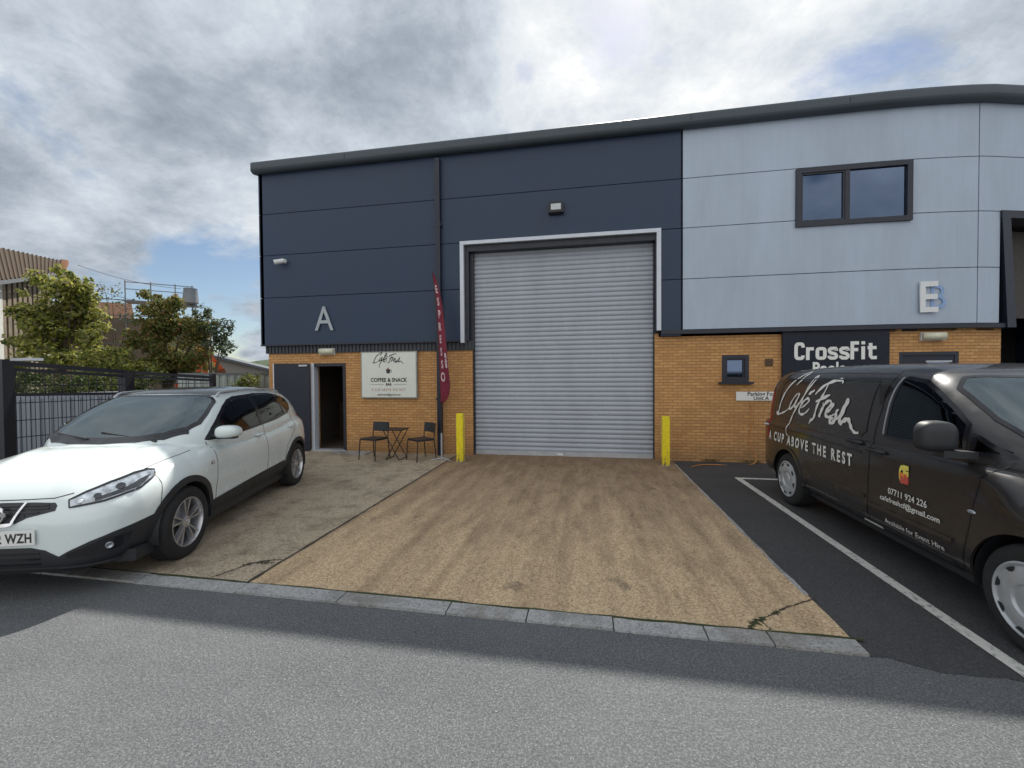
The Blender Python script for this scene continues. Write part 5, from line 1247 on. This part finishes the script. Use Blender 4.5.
for (a, b, za, zb_) in ((gA, gB, 1.46, 1.425), (gB, gC, 1.42, 1.40)):
    n = int(math.hypot(b[0] - a[0], b[1] - a[1]) / .052)
    for i in range(1, n):
        t = i / n; q = at_line((*a, 0), (*b, 0), t); m.bar((q[0], q[1], .25), (q[0], q[1], za + (zb_ - za) * t), .007)
    for zz in (.45, .78, 1.05, 1.33):
        m.bar((a[0], a[1], zz), (b[0], b[1], zz), .009, .014)
    gpart(m, 'mesh_panel', M['fence_metal']); m = MB()
for (a, b, za, zb_) in ((gA, gB, 1.86, 1.75), (gB, gC, 1.75, 1.65)):
    n = int(math.hypot(b[0] - a[0], b[1] - a[1]) / .104)
    for i in range(1, n):
        t = i / n; q = at_line((*a, 0), (*b, 0), t); m.bar((q[0], q[1], 1.45), (q[0], q[1], za + (zb_ - za) * t), .007)
    m.bar((a[0], a[1], 1.60), (b[0], b[1], 1.60), .009, .014); gpart(m, 'mesh_panel', M['fence_metal']); m = MB()
m = MB(); m.box((-8.62, 4.86, 1.99), (-8.2, 5.0, 2.03)); t = m.build('gate_motor_cap', M['white_frame'], gt, bevel=.004); t.location = (8.9, -5.2, 0)
t = empty('gate_post', (-8.75, 4.60, 0)); tag(t, 'thick black gate post with an amber beacon at the left edge', 'gate post')
MB().box((-.12, -.1, 0), (.12, .1, 2.08)).build('post', M['fence_metal'], t, bevel=.01)
MB().box((-.05, -.06, 2.16), (.10, .08, 2.33)).build('beacon', M['orange_amber'], t, bevel=.012)
MB().box((-.06, -.07, 2.08), (.11, .09, 2.16)).build('beacon_base', M['scaffold'], t, bevel=.008)

# container and panel fences behind the gate
def corrugated(mb, a, b, z0, z1, pitch=.15, depth=.035):
    a = Vector((*a, 0)); b = Vector((*b, 0)); d = b - a; n = int(d.length / pitch); u = d.normalized(); nn = Vector((u.y, -u.x, 0)); prev = None
    for i in range(n):
        for t, k in ((0, 0), (.35, 0), (.5, 1), (.85, 1)):
            p = a + u * (i + t) * pitch + nn * depth * k
            cur = (mb.bm.verts.new((p.x, p.y, z0)), mb.bm.verts.new((p.x, p.y, z1)))
            if prev: mb.bm.faces.new((prev[0], cur[0], cur[1], prev[1]))
            prev = cur
t = empty('storage_container', (-12, 7.6, 0)); tag(t, 'low pale grey corrugated container seen through the black gate bars', 'container')
m = MB(); corrugated(m, (-12.02, 6.4), (-9.9, 10.2), .05, 1.30); m2 = m.build('front_panel', M['grey_panel'], t); m2.location = (12, -7.6, 0)
m = MB(); corrugated(m, (-14.2, 7.6), (-12.02, 6.4), .05, 1.30); m2 = m.build('end_panel', M['grey_panel'], t); m2.location = (12, -7.6, 0)
m = MB(); m.prism([(-12.04, 6.36), (-9.86, 10.2), (-12.0, 11.3), (-14.3, 7.5)], .08, (12, -7.6, 1.27), (1, 0, 0), (0, 1, 0), (0, 0, 1)); m.build('lid', M['grey_panel'], t)
t = empty('pale_fence', (-11.2, 10.6, 0)); tag(t, 'pale green grey corrugated fence right of the gate end post', 'fence')
m = MB(); corrugated(m, (-11.75, 10.2), (-8.6, 13.6), 0, 1.80, .2); m2 = m.build('panel', M['pale_panel'], t); m2.location = (11.2, -10.6, 0)
m = MB(); m.bar((-11.75, 10.2, 1.83), (-8.6, 13.6, 1.83), .08, .07); m2 = m.build('capping_rail', M['scaffold'], t); m2.location = (11.2, -10.6, 0)
t = empty('paling_fence', (-13.2, 6.8, 0)); tag(t, 'weathered white palings left of the grey container', 'fence')
for i in range(9):
    MB().box((-.05, -.012, 0), (.05, .012, 1.75 + .05 * (i % 3))).build('paling', M['barn_white'], t).location = (-.05 - i * .16 + .3, .35 - i * .12, 0)
m = MB(); m.bar((-1.3, -.7, 1.2), (.4, .5, 1.2), .03, .08); m.build('rail', M['barn_white'], t)

# ------------------------------------------------------------------ buildings and things far behind
def oriented(mb, o, ang):
    c, s_ = math.cos(ang), math.sin(ang)
    for v in mb.bm.verts: x, y = v.co.x, v.co.y; v.co.x, v.co.y = x * c - y * s_, x * s_ + y * c
    return mb
# barn: long eave side faces the camera, ridge to the right
t = empty('barn', (-29.2, 16.4, 0)); tag(t, 'old boarded barn with brown ribbed roof behind the leafy lime green tree', 'barn')
bo = Vector((-29.2, 16.4, 0))
rL, rR = Vector((-30.57, 16.97, 8.69)) - bo, Vector((-32.13, 20.77, 9.06)) - bo
eL, eR = Vector((-29.19, 16.17, 6.91)) - bo, Vector((-31.49, 19.85, 8.25)) - bo
rd, ed = rR - rL, eR - eL; rLL, eLL = rL - rd * 2.2, eL - ed * 2.2; back = Vector((-3.2, -1.9, 0))
hN = Vector((-.86, -.52, 0))
def bw(mb, t0, t1, off, z0, dz, th):   # wall strip following the sloping eave line
    p, q = eL + ed * t0 + hN * off, eL + ed * t1 + hN * off
    mb.hexa([(p.x, p.y, z0), (q.x, q.y, z0), (q.x + hN.x * th, q.y + hN.y * th, z0), (p.x + hN.x * th, p.y + hN.y * th, z0), (p.x, p.y, p.z - dz), (q.x, q.y, q.z - dz), (q.x + hN.x * th, q.y + hN.y * th, q.z - dz), (p.x + hN.x * th, p.y + hN.y * th, p.z - dz)])
m = MB(); bw(m, -2.0, 1.0, .42, 0, .25, 4.2); m.build('wall', M['barn_board'], t)
m = MB(); tt = .16
while tt < .98: bw(m, tt, tt + .055, .32, .2, .32, .09); tt += .09
m.build('boarding', simple('barn_slat', (.19, .155, .11), .85, var=.3, scale=2), t)
m = MB(); bw(m, -2.0, .04, .28, 0, .3, .12); m.build('white_wall', M['barn_white'], t)
m = MB(); bw(m, .04, .13, .24, 0, .3, .16); m.build('corner_post', simple('corner_post_white', (.50, .50, .46), .8), t)
m = MB(); prev = None; n = 190
for i in range(n + 1):
    k = i / n * 3.22; z = (.0, .075, .0, -.03)[i % 4]
    e_, r2 = eLL + ed * k, rLL + rd * k
    cur = (m.bm.verts.new((e_.x + .25, e_.y + .15, e_.z + z - .1)), m.bm.verts.new((r2.x, r2.y, r2.z + z)), m.bm.verts.new((r2.x - 3.6, r2.y - 2.1, r2.z - 2.4 + z)))
    if prev: m.bm.faces.new((prev[0], cur[0], cur[1], prev[1])); m.bm.faces.new((prev[1], cur[1], cur[2], prev[2]))
    prev = cur
m.build('roof', M['barn_roof'], t)
m = MB(); m.bar(eR + Vector((.2, .15, 0)), rR + Vector((0, 0, .02)), .3, .25); m.bar(rR + Vector((0, 0, .02)), rR + Vector((-3.6, -2.1, -2.4)), .3, .25); m.build('verge_tiles', M['rust'], t)
m = MB(); m.bar(eLL + Vector((.3, .18, -.2)), eR + Vector((.3, .18, -.2)), .16, .16); m.build('gutter', M['scaffold'], t)
# brown tiled house
t = empty('tiled_house', (-36.6, 25.6, 0)); t.rotation_euler.z = R(38); tag(t, 'small house with russet tiled roof between the two trees', 'house')
MB().box((-2.6, 0, 0), (2.0, 5, 5.8)).build('wall', M['old_wall'], t)
m = MB(); m.hexa([(-3, -.4, 5.75), (2.3, -.4, 5.75), (1.3, 2.6, 7.8), (-2.8, 2.6, 7.8), (-3, -.4, 5.9), (2.3, -.4, 5.9), (1.3, 2.6, 7.95), (-2.8, 2.6, 7.95)]); m.build('roof', M['tile_roof'], t)
MB().box((-3, -.5, 5.66), (2.35, -.38, 5.8)).build('gutter', M['barn_white'], t)
# scaffolded works building with tank
t = empty('scaffolded_works', (-30.3, 25.4, 0)); t.rotation_euler.z = R(40); tag(t, 'scaffolded works building with handrails rising behind the olive tree', 'building')
MB().box((-3.6, 1.0, 0), (2.2, 5, 6.1)).build('wall', M['old_wall'], t)
m = MB()
for x in (-4.4, -3.6, -2.2, -.8, .6, 1.6): m.bar((x, .3, 0), (x, .3, 8.7 if x > -3 else 7.4), .06)
for z in (2.2, 4.2, 6.2, 7.3): m.bar((-4.4, .3, z), (1.7, .3, z), .06)
for z in (8.1, 8.6): m.bar((-2.2, .3, z), (1.7, .3, z), .05)
m.bar((-4.4, .3, 4.2), (-2.2, .3, 6.2), .05); m.build('scaffold_tube', M['scaffold'], t)
MB().box((-4.4, .2, 4.1), (-3.2, 1.2, 4.2)).build('deck', M['old_wall'], t); MB().box((-2.3, .2, 7.2), (1.9, 1.4, 7.3)).build('deck', M['scaffold'], t)
t = empty('roof_tank', (-28.9, 26.2, 7.3)); tag(t, 'pale grey water tank on top of the scaffolded works', 'tank')
MB().lathe([(0, 0), (.5, 0), (.48, .4), (.42, 1.0), (.44, 1.06), (0, 1.1)], 20, 'z').build('tank_shell', M['tank_grey'], t, smooth=True, auto=30)
for a in (0, 2.1, 4.2): MB().bar((.4 * math.cos(a), .4 * math.sin(a), -.6), (.4 * math.cos(a), .4 * math.sin(a), .02), .06).build('leg', M['scaffold'], t)
# grey warehouse
t = empty('grey_warehouse', (-38, 39, 0)); t.rotation_euler.z = R(32); tag(t, 'low pale warehouse with a dark sloping roof edge beyond the pale fence', 'warehouse')
MB().prism([(-9, 0), (4.9, 0), (4.9, 2.15), (-3.6, 4.55), (-9, 3.2)], 12, (0, 12, 0), un=(0, -1, 0)).build('wall', M['ware_wall'], t)
m = MB()
m.hexa([(-3.6, -.5, 4.5), (5.4, -.5, 2.0), (5.4, 12.3, 2.0), (-3.6, 12.3, 4.5), (-3.6, -.5, 4.75), (5.4, -.5, 2.25), (5.4, 12.3, 2.25), (-3.6, 12.3, 4.75)])
m.hexa([(-9.4, -.5, 3.1), (-3.6, -.5, 4.503), (-3.6, 12.3, 4.503), (-9.4, 12.3, 3.1), (-9.4, -.5, 3.35), (-3.6, -.5, 4.753), (-3.6, 12.3, 4.753), (-9.4, 12.3, 3.35)]); m.build('roof', M['ware_roof'], t)
MB().box((-.2, -.06, 1.35), (4.6, .1, 1.85)).build('window_band', M['dark_inside'], t)
# orange machine arm
t = empty('orange_digger', (-16.5, 15.4, 0)); t.rotation_euler.z = R(50); tag(t, 'orange digger arm standing up behind the olive tree', 'digger')
m = MB(); m.bar((0, 0, 1.2), (.05, 0, 3.1), .38, .30); m.build('boom', M['orange_paint'], t, bevel=.03)
m = MB(); m.bar((.05, 0, 3.0), (.75, .0, 2.0), .24, .2); m.bar((.10, .0, 2.0), (.55, 0, 2.5), .10); m.build('dipper_arm', M['orange_paint'], t, bevel=.02)
m = MB(); m.box((-.9, -.6, .5), (.8, .6, 1.5)); m.build('cab_base', M['orange_paint'], t, bevel=.05)
m = MB(); m.box((-1.1, -.7, 0), (1.1, -.3, .5)); m.box((-1.1, .3, 0), (1.1, .7, .5)); m.build('track', M['black_plastic'], t, bevel=.1)
m = MB(); m.bar((.65, 0, 2.1), (.75, 0, 1.5), .35, .3); m.build('bucket', M['rust'], t)
# hill
m = MB(); rnd = random.Random(4); prev = None
for i in range(41):
    x = -260 + i * 9; h_ = 11 * math.exp(-((x + 95) / 70)**2) + rnd.uniform(-.4, .4) + 1
    cur = [m.bm.verts.new((x, 125, 0)), m.bm.verts.new((x, 140, h_ * .8)), m.bm.verts.new((x, 165, h_)), m.bm.verts.new((x, 230, 0))]
    if prev:
        for k in range(3): m.bm.faces.new((prev[k], cur[k], cur[k + 1], prev[k + 1]))
    prev = cur
struct('hill', m, M['hill_green'], smooth=True)
# overhead cables
for i, (a, b, lab) in enumerate((((-31.5, 21, 8.9), (-29.3, 25.8, 8.3), 'upper overhead cable running from the barn to the works'), ((-31.9, 20.5, 8.0), (-29.9, 24.9, 7.0), 'lower overhead cable running from the barn to the works'))):
    m = MB(); pts = []
    for k in range(13):
        tt = k / 12; p = at_line(a, b, tt); pts.append((p[0] + 31, p[1] - 21, p[2] - 1.0 * tt * (1 - tt)))
    m.tube(pts, .014, 5); o = m.build('overhead_cable', M['black_metal']); o.location = (-31, 21, 0); tag(o, lab, 'cable', 'overhead cables')

# ------------------------------------------------------------------ trees and bushes
def leaves(clumps, n, size, seed, outer=.55):
    """clumps: (x,y,z,rx,ry,rz,weight)"""
    rnd = random.Random(seed); V = []; F = []; sub = []
    for c in clumps:
        for q in range(22):
            a = Vector((rnd.gauss(0, 1), rnd.gauss(0, 1), rnd.gauss(0, 1))).normalized(); k = rnd.uniform(.45, 1.02); f_s = rnd.uniform(.20, .44)
            sub.append((c[0] + a.x * c[3] * k, c[1] + a.y * c[4] * k, c[2] + a.z * c[5] * k, c[3] * f_s, c[4] * f_s, c[5] * f_s * .8, c[6] * f_s * f_s * rnd.uniform(.5, 1.3)))
    clumps = sub; W = [c[6] for c in clumps]
    for i in range(n):
        c = rnd.choices(clumps, W)[0]
        while True:
            a = Vector((rnd.gauss(0, 1), rnd.gauss(0, 1), rnd.gauss(0, 1)))
            if a.length > .01: break
        a.normalize(); r = outer + (1 - outer) * rnd.random() if rnd.random() < .75 else rnd.random()
        r *= 1 + .18 * math.sin(a.x * 7 + seed) * math.sin(a.z * 6 + a.y * 5)
        if rnd.random() < .04: r *= 1.15
        p = Vector((c[0] + a.x * c[3] * r, c[1] + a.y * c[4] * r, c[2] + a.z * c[5] * r))
        if p.z < .03: continue
        s_ = size * rnd.uniform(.5, 1.35)
        n_ = (a + Vector((rnd.uniform(-1, 1), rnd.uniform(-1, 1), rnd.uniform(-.3, 1.2)))).normalized()
        u = n_.orthogonal().normalized(); u.rotate(Matrix.Rotation(rnd.uniform(0, 6.28), 3, n_)); v = n_.cross(u)
        k = len(V); V += [p - u * s_ * .5, p - v * s_ * .32 + n_ * s_ * .06, p + u * s_ * .5, p + v * s_ * .32 + n_ * s_ * .06]; F.append((k, k + 1, k + 2, k + 3))
    return V, F
def foliage(name, data, mats, parent, seed=0, kind=None, probs=None):
    V, F = data; me = bpy.data.meshes.new(name); me.from_pydata([tuple(v) for v in V], [], F)
    for m_ in mats: me.materials.append(m_)
    rnd = random.Random(seed)
    probs = probs or [1] * len(mats)
    me.polygons.foreach_set('material_index', [rnd.choices(range(len(mats)), probs)[0] for _ in F])
    o = bpy.data.objects.new(name, me); col.objects.link(o)
    if parent: o.parent = parent
    if kind: o['kind'] = kind
    return o
def tree(name, loc, trunk_h, clumps, n, size, mats, probs, label, seed, cat='tree', group=None, tr=.16, twigs=0):
    t = empty(name, loc); tag(t, label, cat, group); rnd = random.Random(seed)
    m = MB(); m.tube(crom([(0, 0, 0), (.08, .03, trunk_h * .4), (-.05, 0, trunk_h * .8), (0, 0, trunk_h * 1.15)], 4), [tr * (1 - .045 * k) for k in range(13)], 9)
    for c in clumps:
        b = Vector((0, 0, trunk_h * rnd.uniform(.45, .95))); e = Vector(c[:3]); mid = (b + e) / 2 + Vector((0, 0, .2))
        m.tube(crom([tuple(b), tuple(mid), tuple(e)], 4), [tr * .5 * (1 - .09 * k) for k in range(9)], 6)
        for _ in range(3):
            q = e + Vector((rnd.uniform(-1, 1) * c[3], rnd.uniform(-1, 1) * c[4], rnd.uniform(-.3, 1) * c[5])) * .8; m.tube([tuple(e), tuple((e + q) / 2 + Vector((0, 0, .06))), tuple(q)], [tr * .12, tr * .08, .006], 5)
    m.build('trunk', M['bark'], t, smooth=True)
    foliage('crown', leaves(clumps, n, size, seed), mats, t, seed, probs=probs)
    return t
# lime coloured tree
tree('broadleaf_tree', (-17.6, 11.1, 0), 1.9, [(.0, 0, 4.55, .75, .8, .95, 1.4), (-.2, .1, 3.7, .9, 1.0, .85, 2), (.35, .3, 3.5, 1.05, 1.1, .9, 2), (.1, 0, 2.7, 1.2, 1.2, .8, 2), (.5, .2, 4.7, .45, .5, .7, .6)], 15000, .135,
     [M['leaf_lime'], M['leaf_green'], M['leaf_pale']], [5, 2, 1.4], 'lime green leafy tree in front of the boarded barn', 11, group='trees behind the gate')
tree('broadleaf_tree', (-15.0, 12.6, 0), 1.7, [(0, 0, 3.9, .85, .9, .85, 1.6), (-.4, 0, 4.3, .6, .6, .55, .8), (.3, .2, 3.0, 1.15, 1.0, .9, 2), (-.6, 0, 3.0, .7, .8, .8, 1.3), (1.25, .3, 3.5, .5, .6, .55, .5), (.55, .2, 2.4, .9, .9, .6, 1.2), (-.1, 0, 2.3, 1.2, 1, .6, 1.2)], 16000, .115,
     [M['leaf_olive'], M['leaf_green'], M['leaf_rust']], [5, 3, .8], 'olive and rust autumn tree in front of the scaffolded works', 12, group='trees behind the gate')
t = tree('young_tree', (-13.4, 12.9, 0), 1.6, [(0, 0, 3.3, .5, .5, .75, 1), (.45, .1, 3.35, .35, .35, .55, .5), (-.35, 0, 3.9, .35, .35, .5, .4), (.5, .1, 2.9, .3, .4, .4, .4)], 1500, .11,
     [M['leaf_grey'], M['leaf_green']], [4, 1], 'thin grey green young tree reaching right of the olive tree', 13, group='trees behind the gate', tr=.07)
t = tree('bare_sapling', (-16.6, 12.2, 0), 2.2, [(-.2, 0, 4.6, .5, .4, .55, 1), (.3, .1, 4.2, .45, .4, .5, 1), (-.5, 0, 4.9, .3, .3, .3, .3)], 260, .09,
     [M['leaf_grey'], M['leaf_olive']], [3, 1], 'spindly nearly bare sapling left of the olive tree', 15, group='trees behind the gate', tr=.045)
tree('broadleaf_bush', (-15.6, 11.2, 0), .8, [(-.7, .1, 2.2, .8, .7, .75, 1.5), (.1, 0, 2.1, .9, .8, .8, 2), (.8, .3, 1.9, .7, .7, .65, 1.2), (-.2, 0, 1.4, 1.5, .8, .7, 1)], 9000, .10,
     [M['leaf_lime'], M['leaf_pale'], M['leaf_green']], [4, 1.6, 2], 'sunlit yellow green bush between the two big trees', 14, 'bush', 'bushes behind the gate', .08)
tree('broadleaf_bush', (-10.4, 10.9, 0), .6, [(0, 0, 1.1, .55, .5, .75, 1.5), (.5, .4, 1.0, .5, .5, .6, 1), (.2, .2, 1.5, .35, .35, .4, .6)], 3200, .07,
     [M['leaf_olive'], M['leaf_green']], [2, 3], 'dull green bush left of the brick corner, beyond the car roof', 16, 'bush', 'bushes behind the gate', .05)
tree('broadleaf_bush', (-19.6, 10.5, 0), .9, [(0, 0, 1.7, 1.0, .9, .7, 1.5), (.9, .3, 1.6, .9, .8, .7, 1), (-.9, 0, 1.6, .9, .8, .7, 1)], 4600, .11,
     [M['leaf_grey'], M['leaf_green'], M['leaf_pale']], [4, 3, .6], 'grey green bush at the left edge below the barn wall', 17, 'bush', 'bushes behind the gate', .08)
foliage('hedge', leaves([(-14.8 + i * .62, 8.6 + i * .62, 1.05 + .1 * math.sin(i * 2), .6, .6, .95, 1) for i in range(9)] + [(-15.6, 7.6, 1.1, .8, .8, .9, 1)], 17000, .085, 31, .4), [M['leaf_hedge'], M['leaf_green']], None, 3, 'stuff', [4, 1])
foliage('far_woodland', leaves([(-62 + i * 2.2, 62 + i * 1.1, 2.2, 2.0, 2.0, 2.4, 1) for i in range(16)], 9000, .5, 33, .3), [M['leaf_green'], M['leaf_olive']], None, 4, 'stuff', [5, 2])
# weeds along wall foot and gate line
foliage('weeds', leaves([(2.4 + i * .7, 8.60 + .01 * i, .02, .25, .03, .05, 1) for i in range(2)] + [(-8.6 + .1 * i, 5.6 + .35 * i, .03, .15, .2, .12, 1) for i in range(6)] + [(-5.2, 8.58, .01, .3, .03, .04, .4), (-3.9, 8.6, .01, .6, .02, .03, .4)], 900, .035, 35, .2), [M['leaf_green'], M['leaf_olive']], None, 5, 'stuff')
# litter: small stone by the bollard and an orange cable hanging on the wall
m = MB(); m.tube(crom([(0, -.01, 1.15), (.02, -.03, .8), (-.03, -.02, .45), (.03, -.12, .02), (-.9, -.35, .02), (-1.2, -.6, .02)], 5), .008, 6)
o = m.build('orange_cable', simple('orange_cable', (.55, .22, .06), .5)); o.location = (3.08, D, 0); tag(o, 'thin orange cable hanging down the brick and across the tarmac beside the van', 'cable')
